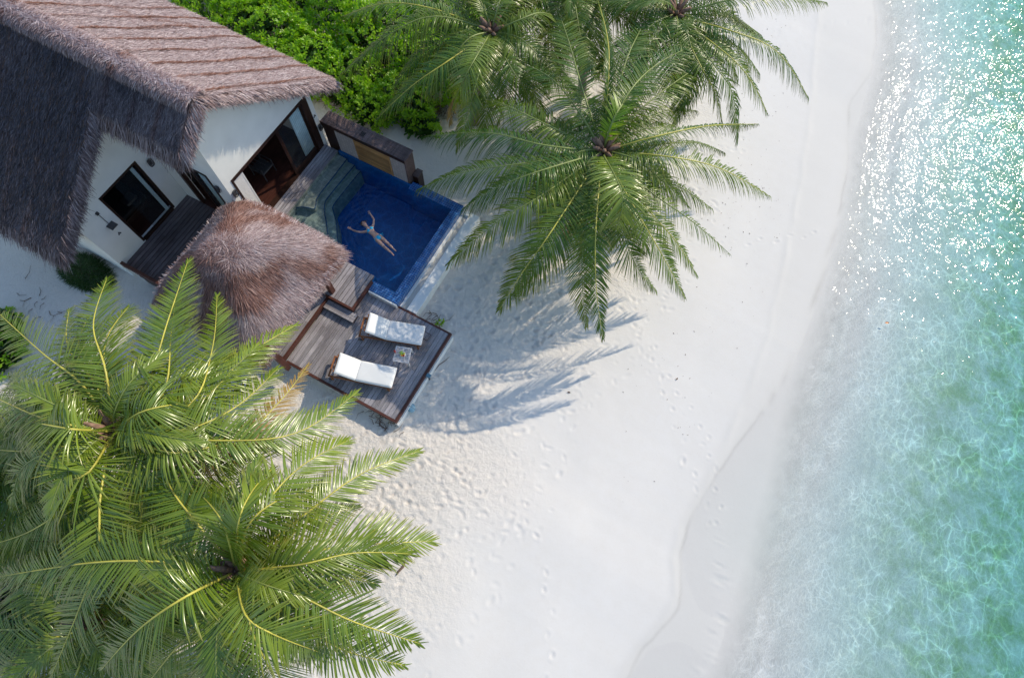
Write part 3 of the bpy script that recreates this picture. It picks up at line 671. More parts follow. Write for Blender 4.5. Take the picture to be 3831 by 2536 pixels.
planks('deck_boards', -16.08, -12.99, 2.62, 5.90, 0.30, M['deckdark'], tr)
f = MB(); f.box(-16.75, -12.7, 2.50, 2.61, .22, .50); f.build('kerb_beam', M['brown'], tr, bevel=.01)
f = MB(); f.box(-15.5, -12.7, 2.52, 2.58, -.45, .02); f.box(-15.5, -12.7, 2.50, 2.60, .06, .14); f.build('fascia', M['frame'], tr)
MB().box(-16.85, -12.99, 2.63, 5.88, -.8, .25).build('terrace_base', M['white'], tr)
bw = thing('boardwalk', 'narrow blue grey plank walkway between villa door and pool steps', 'boardwalk', (-12.7, 8.5, 0))
planks('deck_boards', -13.02, -12.42, 6.22, 10.28, 0.31, M['deck'], bw, w=.12)
MB().box(-13.0, -12.44, 6.24, 10.26, -.8, .27).build('walk_base', M['steptile'], bw)

# ------------------------------------------------------------------ pool
pool = thing('swimming_pool', 'dark blue mosaic swimming pool with pale overflow channel on its sea side', 'pool', (-9.5, 8.2, -.5))
WZ = 0.25
f = MB(); zb = -1.15
f.box(-12.42, -7.31, 6.2, 10.4, zb - .1, zb)                                        # floor
f.box(-7.31, -7.03, 5.9, 10.52, zb, WZ - .02)                                       # sea side wall and ledge
f.box(-9.2, -7.31, 10.16, 10.52, zb, WZ - .02)
f.box(-12.42, -9.2, 10.28, 10.36, zb, WZ + .02)
f.box(-8.25, -7.31, 5.9, 6.27, zb, WZ - .02); f.box(-12.42, -8.25, 6.2, 6.44, zb, WZ - .02)
f.build('basin', M['tiledeep'], pool)
f = MB()
f.box(-7.31, -7.03, 5.9, 10.52, WZ - .03, WZ - .012); f.box(-9.2, -7.312, 10.16, 10.52, WZ - .03, WZ - .012); f.box(-8.17, -7.312, 5.9, 6.27, WZ - .03, WZ - .012)
f.box(-7.03, -7.01, 5.9, 10.52, -.1, WZ - .004)
f.build('tile_rim', M['tile'], pool)
def curve(pts, n=8):
    pts = [np.array(p, float) for p in pts]; out = []
    for i in range(len(pts) - 1):
        p0 = pts[max(i - 1, 0)]; p1 = pts[i]; p2 = pts[i + 1]; p3 = pts[min(i + 2, len(pts) - 1)]
        for k in range(n):
            t = k / n; out.append(.5 * ((2 * p1) + (-p0 + p2) * t + (2 * p0 - 5 * p1 + 4 * p2 - p3) * t * t + (-p0 + 3 * p1 - 3 * p2 + p3) * t ** 3))
    out.append(pts[-1]); return out
edges = [
    ([(1298, 596), (1245, 665), (1190, 736), (1183, 760), (1176, 782), (1150, 777), (1120, 776), (1085, 786)], 0.06, .0),
    ([(1334, 611), (1280, 675), (1229, 737), (1216, 760), (1214, 790), (1222, 840), (1230, 900)], -0.16, 0),
    ([(1361, 627), (1305, 695), (1250, 765), (1247, 790), (1258, 830), (1262, 880), (1266, 930)], -0.38, 0)]
for k, (ed, zt_, _) in enumerate(edges):
    pl = [P(a, b, zt_)[:2] for a, b in ed]; pl = curve(pl, 5)
    poly = [(-12.44, 10.27)] + [(p[0], min(p[1], 10.27)) for p in pl]
    last = poly[-1]; poly += [(last[0], 6.45) if k else (-12.44, last[1]), (-12.44, 6.45)][:2 if k else 1]
    f = MB(); f.prism(poly[::-1], 'z', zb - .02 * k, zt_)
    f.build('pool_step', M['steptile'], pool)
    nose = MB(); nose.tube([(p[0], p[1], zt_ + .003) for p in pl[:-1]], .022, 6); nose.build('step_nosing', M['nosing'], pool, True)
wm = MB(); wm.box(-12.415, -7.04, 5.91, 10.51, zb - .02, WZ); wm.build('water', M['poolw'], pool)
f = MB()   # overflow gutter
f.box(-7.008, -6.90, 5.98, 10.53, -.8, -.06); f.box(-6.70, -6.32, 5.98, 10.53, -.8, .0); f.box(-6.90, -6.70, 10.35, 10.53, -.8, .0); f.box(-6.90, -6.70, 5.98, 10.35, -.8, -.12)
f.build('overflow_channel', M['white'], pool, bevel=.008)
f = MB(); f.box(-8.16, -7.02, 5.83, 5.898, -.4, WZ - .03); f.build('pool_kerb', M['white'], pool, bevel=.01)
f = MB(); f.box(-6.895, -6.725, 6.0, 10.3, -.119, -.10); f.build('channel_floor', M['concrete'], pool)

# ------------------------------------------------------------------ privacy wall by the pool
pw = thing('privacy_wall', 'thick privacy wall beside the pool with dark timber cap, grey stone face and golden slatted panel', 'wall', (-11, 10.6, -.5))
x0, x1, y0, y1, zt_ = -12.85, -9.27, 10.37, 10.88, 1.60
MB().box(x0 + .5, x1 - .05, y0, y1 - .02, -.8, zt_ - .1).build('stone_body', M['stone'], pw)
MB().box(x0, x0 + .498, y0 - .01, y1, -.8, zt_ - .1).build('end_pier', M['frame'], pw)
MB().box(x1 - .048, x1, y0 - .01, y1, -.8, zt_ - .1).build('end_board', M['capwood'], pw)
b = MB(); n = 60
for k in range(n): b.box(x0 - .03 + (x1 - x0 + .06) * k / n + .003, x0 - .03 + (x1 - x0 + .06) * (k + 1) / n - .003, y0 - .03, y1 + .03, zt_ - .05, zt_ + random.uniform(-.004, .004))
cap = b.build('cap', M['capwood'], pw)
MB().box(x0 - .04, x1 + .02, y0 - .045, y0 - .032, zt_ - .15, zt_ + .008).build('cap_edge', M['frame'], cap)
f = MB()
for k in range(3): f.box(-11.28 + k * .06, -11.24 + k * .06, 10.52, 10.72, zt_ + .003, zt_ + .014)
f.build('vent', M['dark'], cap)
b = MB()
for k in range(26): b.box(-11.45, -10.0, y0 - .03, y0 - .004, .30 + k * .046, .338 + k * .046)
b.build('slatted_panel', M['panel'], pw)
f = MB(); f.box(-11.5, -9.98, y0 - .035, y0 - .003, 1.50, 1.54); f.box(-11.5, -11.455, y0 - .035, y0 - .003, .28, 1.5); f.box(-9.995, -9.95, y0 - .035, y0 - .003, .28, 1.5); f.build('panel_frame', M['panel'], pw)
t_ = thing('utility_box', 'small dark timber box standing against the sea end of the privacy wall', 'box', (-9.1, 10.8, -.5))
f = MB(); f.box(-9.24, -9.02, 10.62, 10.95, -.5, .48); f.build('case', M['frame'], t_, bevel=.01)
f = MB(); f.box(-9.26, -9.0, 10.60, 10.97, .482, .52); f.build('lid', M['capwood'], t_, bevel=.008)

# ------------------------------------------------------------------ thatched pavilion
hut = thing('thatched_pavilion', 'open pavilion with a shaggy rounded thatch roof between terrace and pool', 'pavilion', (-10.75, 3.85, 0.19))
HX, HY, HA, HB = -10.95, 3.92, 2.0, 2.06
def hut_z(x, y):
    u = np.abs((x - HX) / HA); v = np.abs((y - HY) / HB); d = (u ** 4.5 + v ** 4.5) ** (1 / 4.5)
    return 4.28 - 1.95 * (np.sqrt(d * d + .16) - .12) - .10 * d * d * d + .20 * (vnoise(x, y, .85, 71) - .5) + .05 * (vnoise(x, y, .4, 72) - .5)
def build_hut():
    g = np.linspace(-1, 1, 60); U, V = np.meshgrid(g, g, indexing='ij'); xx = (HX + U * HA).ravel(); yy = (HY + V * HB).ravel(); n = len(xx)
    top = np.stack([xx, yy, hut_z(xx, yy)], 1); bot = top - [0, 0, .24]; k = 60
    ii, jj = np.meshgrid(np.arange(k - 1), np.arange(k - 1), indexing='ij'); a = (ii * k + jj).ravel()
    f = [np.stack([a, a + k, a + k + 1, a + 1], 1), np.stack([a + 1, a + k + 1, a + k, a], 1) + n]
    def wall(i): i = np.array(i); return np.stack([i[:-1], i[:-1] + n, i[1:] + n, i[1:]], 1)
    f += [wall(np.arange(k)), wall((np.arange(k) + (k - 1) * k)[::-1]), wall((np.arange(k) * k)[::-1]), wall(np.arange(k) * k + k - 1)]
    roof = mesh('roof', np.concatenate([top, bot]), np.concatenate(f), M['fibre'], hut, smooth=True)
    N = 76000; u = rng.uniform(-1, 1, N); v = rng.uniform(-1, 1, N); x = HX + u * HA; y = HY + v * HB; e = .03
    gx_ = (hut_z(x + e, y) - hut_z(x - e, y)) / (2 * e); gy_ = (hut_z(x, y + e) - hut_z(x, y - e)) / (2 * e)
    nr = np.stack([-gx_, -gy_, np.ones(N)], 1); nr /= np.linalg.norm(nr, axis=1, keepdims=True)
    rad = np.stack([x - HX, y - HY, np.zeros(N)], 1); rad /= np.linalg.norm(rad, axis=1, keepdims=True) + 1e-6
    gg = -np.stack([gx_, gy_], 1); gg = gg / (np.linalg.norm(gg, axis=1, keepdims=True) + 1e-6)
    rn = np.clip(1.3 - 3.2 * np.hypot(u, v), 0, 1); h = rad[:, :2] * .45 * (1 - rn)[:, None] + gg * .55; h += rng.normal(0, 1, (N, 2)) * (.14 + .7 * rn)[:, None]; dz = gx_ * h[:, 0] + gy_ * h[:, 1]
    d = np.concatenate([h, dz[:, None]], 1)
    o = np.stack([x, y, hut_z(x, y)], 1) + nr * rng.uniform(.0, .05, (N, 1))
    L = rng.uniform(.25, .55, N); vv, ff = strands(o, d, L, rng.uniform(.007, .016, N), nr, rng.uniform(0, .06, N), np.zeros((N, 3)))
    pat = vnoise(x, y, .75, 73) * .65 + vnoise(x, y, .3, 74) * .35
    hip = np.abs(np.abs(u) - np.abs(v)); crest = np.clip(1 - hip / .22, 0, 1) * (u < .3)
    rust = np.clip(sm(.42, .66, pat + .22 * crest) * 0.8 + rng.normal(0, .12, N), 0, 1)
    parts = [(vv, ff, rust, np.clip(sm(.15, .7, -u - .3 * v) * .35, 0, 1))]  # side away from the sun coloured darker as painted shade
    cs = [(HX - HA, HY - HB), (HX + HA, HY - HB), (HX + HA, HY + HB), (HX - HA, HY + HB)]
    for k in range(4):
        a, b = cs[k], cs[(k + 1) % 4]; out = np.array([(a[0] + b[0]) / 2 - HX, (a[1] + b[1]) / 2 - HY]); out /= np.linalg.norm(out)
        nn = 3600; t = rng.random(nn); ox = a[0] + (b[0] - a[0]) * t; oy = a[1] + (b[1] - a[1]) * t
        ox = HX + (ox - HX) * rng.uniform(.94, 1.0, nn); oy = HY + (oy - HY) * rng.uniform(.94, 1.0, nn)
        o = np.stack([ox, oy, hut_z(ox, oy) - rng.uniform(0, .2, nn)], 1)
        ra = np.stack([ox - HX, oy - HY], 1); ra /= np.linalg.norm(ra, axis=1, keepdims=True)
        d2 = ra * .5 + out * .5 + rng.normal(0, .22, (nn, 2)); d = np.concatenate([d2, rng.uniform(-1.1, -.45, (nn, 1))], 1)
        vv, ff = strands(o, d, rng.uniform(.16, .42, nn), rng.uniform(.016, .034, nn), np.tile([0, 0, 1.], (nn, 1)) + np.concatenate([d2, np.zeros((nn, 1))], 1) * .3, np.zeros(nn), np.tile([0, 0, .25], (nn, 1)))
        parts.append((vv, ff, np.clip(rng.normal(.02, .12, nn), 0, 1), np.zeros(nn)))
    thatch_mesh('thatch', parts, roof)
    for a, b in ((-12.6, 2.2), (-8.95, 2.2), (-9.2, 5.2), (-12.6, 5.5)):
        MB().box(a - .09, a + .09, b - .09, b + .09, .17, 2.3).build('post', M['brown'], hut, bevel=.01)
    for b in (2.12, 5.3): MB().box(-12.7, -8.95, b, b + .16, 2.05, 2.2).build('ring_beam', M['brown'], hut)
build_hut()
db = thing('daybed', 'wide daybed with pale mattress in the shade of the pavilion', 'daybed', (-11, 3.9, .19))
MB().box(-12.1, -10.0, 2.9, 4.9, .19, .5).build('bed_base', M['brown'], db, bevel=.02)
MB().box(-12.05, -10.05, 2.95, 4.85, .503, .66).build('mattress', M['cushion'], db, bevel=.05)

# ------------------------------------------------------------------ loungers, table
def soft_box(name, l, w, h, mat, parent, Mx):
    "pillowy cushion, rounded edges, lightly crowned top"
    nx, ny = 30, 20; V = []; F = []
    def se(t, p=5): return math.copysign((1 - (1 - abs(t)) ** 1) ** 1, t)
    for sgn in (1, -1):
        for i in range(nx + 1):
            for j in range(ny + 1):
                u = -1 + 2 * i / nx; v = -1 + 2 * j / ny
                ed = (1 - abs(u) ** 14) * (1 - abs(v) ** 9); hgt = h / 2 * (max(ed, 0) ** .3) * (.9 + .1 * (1 - u * u) * (1 - v * v))
                hgt += .002 * math.sin(5 * u + 3 * v) * ed
                V.append(Mx @ Vector((u * l / 2 * (1 - .012 * abs(v) ** 8), v * w / 2 * (1 - .02 * abs(u) ** 10), sgn * hgt)))
    n = (nx + 1) * (ny + 1)
    for i in range(nx):
        for j in range(ny):
            a = i * (ny + 1) + j; q = (a, a + ny + 1, a + ny + 2, a + 1); F.append(q); F.append(tuple(x + n for x in q[::-1]))
    off = wloc(parent)
    o = mesh(name, V, F, mat, parent, smooth=True)
    return o
def lounger(hx, hy, ang, label):
    t = thing('sun_lounger', label, 'sun lounger', (hx, hy, 0), 'sun loungers on the deck')
    Mx = Matrix.Translation((hx, hy, 0)) @ Matrix.Rotation(ang, 4, 'Z'); w = .34
    f = MB()
    for sy in (-1, 1): f.box(-.92, 1.24, sy * w - .025, sy * w + .025, .24, .30, Mx)
    f.box(-.92, -.87, -w, w, .24, .30, Mx); f.box(1.19, 1.24, -w, w, .24, .30, Mx)
    for k in range(11): f.box(.02 + k * .105, .08 + k * .105, -w + .02, w - .02, .285, .305, Mx)
    f.build('frame', M['teak'], t, bevel=.006)
    for (lx, sy) in ((-.80, -1), (-.80, 1), (1.12, -1), (1.12, 1)):
        MB().box(lx - .03, lx + .03, sy * (w + .03) - .022, sy * (w + .03) + .022, .0, .26, Mx).build('leg', M['teak'], t, bevel=.006)
    for sy in (-1, 1):
        c = Mx @ Vector((-.88, sy * (w + .055), .055)); d = (Mx.to_3x3() @ Vector((0, 1, 0))) * .015
        MB().tube([c - d, c + d], .055, 16).build('wheel', M['metal'], t)
    bk = Mx @ Matrix.Translation((0, 0, .31)) @ Matrix.Rotation(R_(36), 4, 'Y')
    f = MB(); 
    for sy in (-1, 1): f.box(-.80, 0, sy * .28 - .02, sy * .28 + .02, -.02, .015, bk)
    for k in range(7): f.box(-.78 + k * .11, -.72 + k * .11, -.27, .27, -.005, .012, bk)
    br = f.build('backrest', M['teak'], t)
    f = MB(); f.box(-.62, -.58, -.27, .27, .0, .03, Mx @ Matrix.Translation((0, 0, .28))); 
    for sy in (-1, 1): f.tube([Mx @ Vector((-.60, sy * .25, .3)), Mx @ Vector((-.42, sy * .25, .60))], .014, 6)
    f.build('prop', M['teak'], t)
    soft_box('seat_cushion', 1.25, .72, .14, M['cushion'], t, Mx @ Matrix.Translation((.635, 0, .365)))
    soft_box('back_cushion', .76, .72, .14, M['cushion'], t, bk @ Matrix.Translation((-.39, 0, .065)))
    return t
lounger(-6.75, 4.89, math.atan2(.41, 1.18), 'white cushioned teak sun lounger nearer the pool, wholly in palm shade')
lounger(-6.82, 3.20, math.atan2(.39, 1.285), 'white cushioned teak sun lounger farther from the pool, partly in sun')
tb = thing('side_table', 'small white lattice side table standing between the two loungers', 'table', (-5.82, 4.38, 0))
Mt = Matrix.Translation((-5.82, 4.38, 0)) @ Matrix.Rotation(math.atan2(.19, .53), 4, 'Z')
f = MB(); h = .27
f.box(-h, h, -h, -h + .035, .36, .39, Mt); f.box(-h, h, h - .035, h, .36, .39, Mt); f.box(-h, -h + .035, -h + .035, h - .035, .36, .39, Mt); f.box(h - .035, h, -h + .035, h - .035, .36, .39, Mt); f.box(-.02, .02, -h + .035, h - .035, .363, .392, Mt)
for k in range(9):
    p = -h + .06 + k * .0525; f.box(p - .009, p + .009, -h + .035, h - .035, .368, .376, Mt); f.box(-h + .035, h - .035, p - .009, p + .009, .377, .385, Mt)
f.build('table_top', M['tableweave'], tb)
for a_ in (-1, 1):
    for b_ in (-1, 1): MB().box(a_ * .25 - .02, a_ * .25 + .02, b_ * .25 - .02, b_ * .25 + .02, 0, .359, Mt).build('leg', M['tableweave'], tb)
fp = P(1507, 1327, .42)
fb = thing('fruit_plate', 'plate of orange and yellow fruit on the white side table', 'plate', tuple(fp[:2]) + (.392,))
f = MB(); f.tube([(fp[0], fp[1], .393), (fp[0], fp[1], .40), (fp[0], fp[1], .415)], [.06, .085, .10], 20); f.build('plate', M['china'], fb, True)
for k, (dx, dy, m_) in enumerate(((-.04, .02, 'orange'), (.03, .03, 'yellow'), (.0, -.04, 'orange'), (.05, -.02, 'red'), (-.03, -.03, 'yellow'), (.01, .06, 'green'))):
    MB().ball((fp[0] + dx, fp[1] + dy, .445), (.04, .032, .028), 10, 7, Matrix.Rotation(k, 3, 'Z')).build('fruit', M[m_], fb, True)
f = MB()
for k in range(4):
    a_ = 2.2 + k * .35; f.tube([(fp[0], fp[1], .45), (fp[0] + .07 * math.cos(a_), fp[1] + .07 * math.sin(a_), .50), (fp[0] + .15 * math.cos(a_), fp[1] + .15 * math.sin(a_), .49)], [.012, .02, .004], 5)
f.build('leaf_crown', M['green'], fb)
gp = P(1478, 1317, .42)
gl_ = thing('drink_glass', 'glass with a red drink at the left corner of the side table', 'glass', tuple(gp[:2]) + (.392,))
MB().tube([(gp[0], gp[1], .392), (gp[0], gp[1], .40), (gp[0], gp[1], .45), (gp[0], gp[1], .52)], [.028, .03, .032, .038], 14).build('tumbler', M['red'], gl_, True)
MB().tube([(gp[0], gp[1], .50), (gp[0] + .05, gp[1] - .03, .58)], .005, 6).build('straw', M['china'], gl_)

# ------------------------------------------------------------------ woman floating in the pool
def swimmer():
    zc = WZ - .055
    t = thing('person', 'woman in turquoise bikini floating on her back in the pool, arms spread', 'person', (-9.2, 7.9, zc))
    V = []; E = []; Rr = []
    def v(p, r):
        V.append((p[0], p[1], p[2])); Rr.append(r); return len(V) - 1
    def chain(a, pts):
        for p, r in pts:
            b = v(p, r); E.append((a, b)); a = b
        return a
    ax = Vector((-9.04, 7.83, 0)) - Vector((-9.60, 7.99, 0)); ax.normalize(); sd = Vector((-ax.y, ax.x, 0))   # ax: head->feet ; sd: her left/right
    def pt(q, z): return (q[0], q[1], z)
    pel = v(pt((-9.04, 7.83), zc + .01), (.135, .10)); 
    wst = chain(pel, [(pt((-9.17, 7.865), zc + .02), (.112, .085)), (pt((-9.30, 7.90), zc + .025), (.118, .09)), (pt((-9.42, 7.945), zc + .03), (.13, .10))])
    chest = chain(wst, [(pt((-9.52, 7.975), zc + .025), (.105, .08))])
    neck = chain(chest, [(pt((-9.60, 8.0), zc + .02), (.05, .05)), (pt((-9.67, 8.022), zc + .03), (.055, .06)), (pt((-9.74, 8.045), zc + .045), (.078, .088)), (pt((-9.82, 8.068), zc + .04), (.082, .095)), (pt((-9.88, 8.085), zc + .03), (.055, .065))])
    def hand(w, d, palmr, flip):
        d = Vector(d).normalized(); s_ = Vector((-d.y, d.x, 0)) * flip; w = Vector(w)
        pm = chain(last, [(tuple(w + d * .05), (palmr, .016)), (tuple(w + d * .085), (palmr * .95, .014))])
        for k, (o_, L_) in enumerate(((-.026, .070), (-.009, .080), (.009, .075), (.025, .058))):
            b = w + d * .09 + s_ * o_; chain(pm, [(tuple(b), .0085), (tuple(b + d * L_ * .5 + s_ * o_ * .25 + Vector((0, 0, .008))), .0078), (tuple(b + d * L_ + s_ * o_ * .45 + Vector((0, 0, .002))), .006)])
        b = w + d * .03 - s_ * .03; chain(last, [(tuple(b), .011), (tuple(b + d * .035 - s_ * .025), .0095), (tuple(b + d * .062 - s_ * .034), .007)])
    for sh, pts, hd, fl in (((-9.53, 7.86), [((-9.60, 7.80), .047), ((-9.72, 7.725), .041), ((-9.88, 7.675), .036), ((-10.0, 7.66), .035), ((-10.10, 7.66), .024)], (-1, .1, 0), 1),
                            ((-9.47, 8.085), [((-9.48, 8.17), .047), ((-9.53, 8.29), .041), ((-9.60, 8.41), .036), ((-9.70, 8.47), .035), ((-9.84, 8.55), .024)], (-.85, .45, 0), -1)):
        a = chain(chest, [(pt(sh, zc + .02), (.058, .055))])
        last = chain(a, [(pt(q, zc + .005 - .004 * k), r) for k, (q, r) in enumerate(pts)])
        hand(pt(pts[-1][0], zc - .01), hd, .034, fl)
    for hip, pts in (((-9.02, 7.745), [((-8.93, 7.72), .088), ((-8.80, 7.68), .074), ((-8.66, 7.63), .055), ((-8.54, 7.60), .054), ((-8.42, 7.575), .045), ((-8.30, 7.545), .030), ((-8.25, 7.53), .030), ((-8.15, 7.49), .022)]),
                     ((-8.99, 7.905), [((-8.91, 7.885), .088), ((-8.79, 7.855), .074), ((-8.66, 7.83), .055), ((-8.55, 7.80), .053), ((-8.44, 7.775), .044), ((-8.34, 7.75), .030), ((-8.30, 7.74), .030), ((-8.21, 7.715), .022)])):
        a = chain(pel, [(pt(hip, zc), .098)])
        dp = .0 if hip[1] < 7.8 else .055
        chain(a, [(pt(q, zc - .005 - dp * k / 4), r) for k, (q, r) in enumerate(pts)])
    off = Vector(t.location)
    me = bpy.data.meshes.new('body'); me.from_pydata([tuple(Vector(p) - off) for p in V], E, []); me.materials.append(M['skin'])
    o = bpy.data.objects.new('body', me); C.objects.link(o); o.parent = t
    sk = o.modifiers.new('skin', 'SKIN'); sk.use_smooth_shade = True
    for i, r in enumerate(Rr):
        s_ = me.skin_vertices[0].data[i]; s_.radius = r if hasattr(r, '__len__') else (r, r)
    me.skin_vertices[0].data[0].use_root = True
    sb = o.modifiers.new('sub', 'SUBSURF'); sb.levels = 2; sb.render_levels = 2
    # face, hair
    hc = Vector((-9.795, 8.06, zc + .05))
    Rm = Matrix((( -ax.x, sd.x, 0), (-ax.y, sd.y, 0), (0, 0, 1)))
    MB().ball(hc + Vector((-.03, .01, -.035)), (.115, .10, .085), 16, 10, Rm).build('hair', M['hair'], t, True)
    f = MB()
    for k in range(26):
        a_ = random.uniform(1.6, 4.2); b0 = hc + Vector((math.cos(a_) * .08, math.sin(a_) * .08 + .02, -.05)); l_ = random.uniform(.05, .12)
        f.tube([b0, b0 + Vector((math.cos(a_) * l_ * .6, math.sin(a_) * l_ * .6 + random.uniform(-.02, .02), -.01)), b0 + Vector((math.cos(a_) * l_, math.sin(a_) * l_, -.02))], [.012, .008, .002], 5)
    f.build('hair', M['hair'], t, True)
    f = MB(); f.ball(hc + (-ax) * -.005 + Vector((0, 0, .098)), (.014, .011, .018), 8, 6, Rm); f.build('nose', M['skin'], t, True)
    f = MB(); f.ball(hc + ax * .045 + Vector((0, 0, .082)), (.007, .024, .006), 10, 6, Rm); f.build('mouth', M['red'], t, True)
    for s_ in (-1, 1):
        MB().ball(hc - ax * .025 + sd * .03 * s_ + Vector((0, 0, .078)), (.007, .014, .006), 8, 6, Rm).build('eye', M['hair'], t, True)
        MB().ball(hc + sd * .083 * s_ + ax * .005 + Vector((0, 0, .01)), (.026, .010, .016), 8, 6, Rm).build('ear', M['skin'], t, True)
    # bikini top and bottom
    f = MB()
    for s_ in (-1, 1): f.ball(Vector((-9.455, 7.955, zc + .085)) + sd * .068 * s_, (.062, .064, .05), 14, 9, Rm)
    for a_, r_ in ((0, .0),):
        ring = []
        for k in range(25):
            w_ = 2 * math.pi * k / 24; ring.append(Vector((-9.435, 7.948, zc + .03)) + sd * .147 * math.cos(w_) + Vector((0, 0, .105 * math.sin(w_))))
        f.tube(ring, .012, 6)
    for s_ in (-1, 1): f.tube([Vector((-9.455, 7.955, zc + .125)) + sd * .06 * s_, Vector((-9.55, 7.985, zc + .10)) + sd * .05 * s_, Vector((-9.61, 8.0, zc + .06)) + sd * .03 * s_], .007, 5)
    f.build('bikini_top', M['bikini'], t, True)
    f = MB(); f.ball(Vector((-9.00, 7.82, zc + .05)), (.085, .095, .068), 14, 9, Rm)
    ring = []
    for k in range(25):
        w_ = 2 * math.pi * k / 24; ring.append(Vector((-9.055, 7.835, zc + .01)) + sd * .165 * math.cos(w_) + Vector((0, 0, .115 * math.sin(w_))))
    f.tube(ring, .013, 6)
    for k, (dx, dy) in enumerate(((.10, .05), (.12, .0), (.04, .09))): b0 = Vector((-9.04, 7.99, zc + .02)); f.tube([b0, b0 + Vector((dx * .5, dy * .6, .0)), b0 + Vector((dx, dy, -.01))], [.006, .010, .012], 5)
    f.build('bikini_bottom', M['bikini'], t, True)
swimmer()

# ------------------------------------------------------------------ coconut palms
LEAFLETS = {'n': 0}
def crv(pts, n):
    pts = [np.array(p, float) for p in pts]; k = max(2, int(math.ceil(n / (len(pts) - 1))))
    c = np.array(curve(pts, k)); 
    # resample by length
    d = np.r_[0, np.cumsum(np.linalg.norm(np.diff(c, axis=0), axis=1))]; t = np.linspace(0, d[-1], n)
    return np.stack([np.interp(t, d, c[:, i]) for i in range(3)], 1), d[-1]

def frond(parent, pts, lmat='leafA', rmat='rachis', leaf=0.98, hang=0.30, bare=0.07, dens=1.0, open_=1.0, wid=1.0, roll=0.0, dry=0.0):
    "pts: world points of the rib from crown to tip"
    c, length = crv(pts, 40)
    T = np.gradient(c, axis=0); T /= np.linalg.norm(T, axis=1, keepdims=True)
    b = MB(); rr = np.interp(np.linspace(0, 1, 40), [0, .08, .5, 1], [.048, .032, .018, .005])
    b.tube([tuple(p) for p in c[::2]] + [tuple(c[-1])], list(rr[::2]) + [.003], 5)
    fo = None
    n = int(length / 0.050 * dens); u = np.linspace(bare, 0.995, n)
    V = []; F = []; A = []; k0 = 0
    side_keep = rng.random(2) < 2
    for sgn in (-1, 1):
        uu = np.clip(u + rng.normal(0, .003, n), 0, 1); idx = uu * 39
        B = np.stack([np.interp(idx, np.arange(40), c[:, i]) for i in range(3)], 1)
        t = np.stack([np.interp(idx, np.arange(40), T[:, i]) for i in range(3)], 1); t /= np.linalg.norm(t, axis=1, keepdims=True)
        up = np.tile([0., 0., 1.], (n, 1)); s = np.cross(t, up); sl = np.linalg.norm(s, axis=1, keepdims=True); s = s / np.maximum(sl, 1e-3)
        N = np.cross(s, t)
        cr, sr = math.cos(roll), math.sin(roll); s, N = s * cr + N * sr, N * cr - s * sr
        w = (uu - bare) / (1 - bare)
        L = leaf * (0.55 + 0.45 * np.clip(w / .22, 0, 1) ** .8) * (1 - 0.72 * np.clip((w - .45) / .55, 0, 1) ** 1.5) * rng.uniform(.86, 1.08, n)
        gap_ = vnoise(uu * length, np.full(n, float(sgn) + length * 7.3), .14, 77); L = np.where(gap_ > .80, L * rng.uniform(.25, .6, n), L)
        ang = np.radians(np.interp(w, [0, .3, .8, 1], [72, 62, 42, 16])) * open_ + rng.normal(0, .03, n)
        vee = np.interp(w, [0, .5, 1], [.42, .22, .05]) + rng.normal(0, .035, n)
        D = t * np.cos(ang)[:, None] + s * (sgn * np.sin(ang))[:, None] + N * vee[:, None]; D /= np.linalg.norm(D, axis=1, keepdims=True)
        g = hang * rng.uniform(.7, 1.3, n)
        LN = np.cross(D, t) * 1.0; LN /= np.linalg.norm(LN, axis=1, keepdims=True); LN *= np.sign(np.sum(LN * N, 1, keepdims=True) + 1e-9)
        wv = np.cross(D, LN); wmax = 0.0185 * wid * (.7 + .3 * L / leaf)
        twist = rng.normal(0, .2, n); wv2 = wv * np.cos(twist)[:, None] + LN * np.sin(twist)[:, None]; LN2 = LN * np.cos(twist)[:, None] - wv * np.sin(twist)[:, None]
        wind = rng.normal(0, .035, (n, 3)); st = (0, .2, .45, .7, .88, 1.0); ww = (.45, 1.0, 1.0, .8, .5, .06)
        for a, q in zip(st, ww):
            cc = B + D * (L * a * (1 - .10 * g * a))[:, None] + np.array([0, 0, -1.0]) * (g * L * a * a * 1.0)[:, None] + wind * (L * a * a)[:, None]
            e = wv2 * (wmax * q)[:, None]; dn = LN2 * (wmax * q * .45)[:, None]
            V += [cc - e - dn, cc, cc + e - dn]; A += [np.full(n, a)] * 3
        m = len(st) * 3
        base = (np.arange(n))[:, None]
        for i in range(len(st) - 1):
            for j in (0, 1):
                r0 = k0 + i * 3 + j
                F.append(np.concatenate([base + (r0) * n, base + (r0 + 1) * n, base + (r0 + 4) * n, base + (r0 + 3) * n], 1))
        k0 += m
    V = np.concatenate(V); A = np.concatenate(A)
    A = np.clip(A * (1 + .0) + dry, 0, 1)
    fo = mesh('frond', V, np.concatenate(F), M[lmat], parent, attrs={'t': A})
    rb = b.build('rib', M[rmat], fo, True)
    LEAFLETS['n'] += 2 * n
    return fo

def conv(spec, f, z0, arch=.55, droop=1.2):
    "pixel rib points (through crop transform f) -> world points, with a rise-and-droop height profile"
    q = [f(*p[:2]) for p in spec]; d = np.r_[0, np.cumsum([math.dist(q[i], q[i + 1]) for i in range(len(q) - 1)])]; d = d / d[-1]
    return [P(a, b, z0 + arch * math.sin(math.pi * min(1, u * 1.05)) * (1 - .3 * u) - droop * u ** 2.2) for (a, b), u in zip(q, d)]

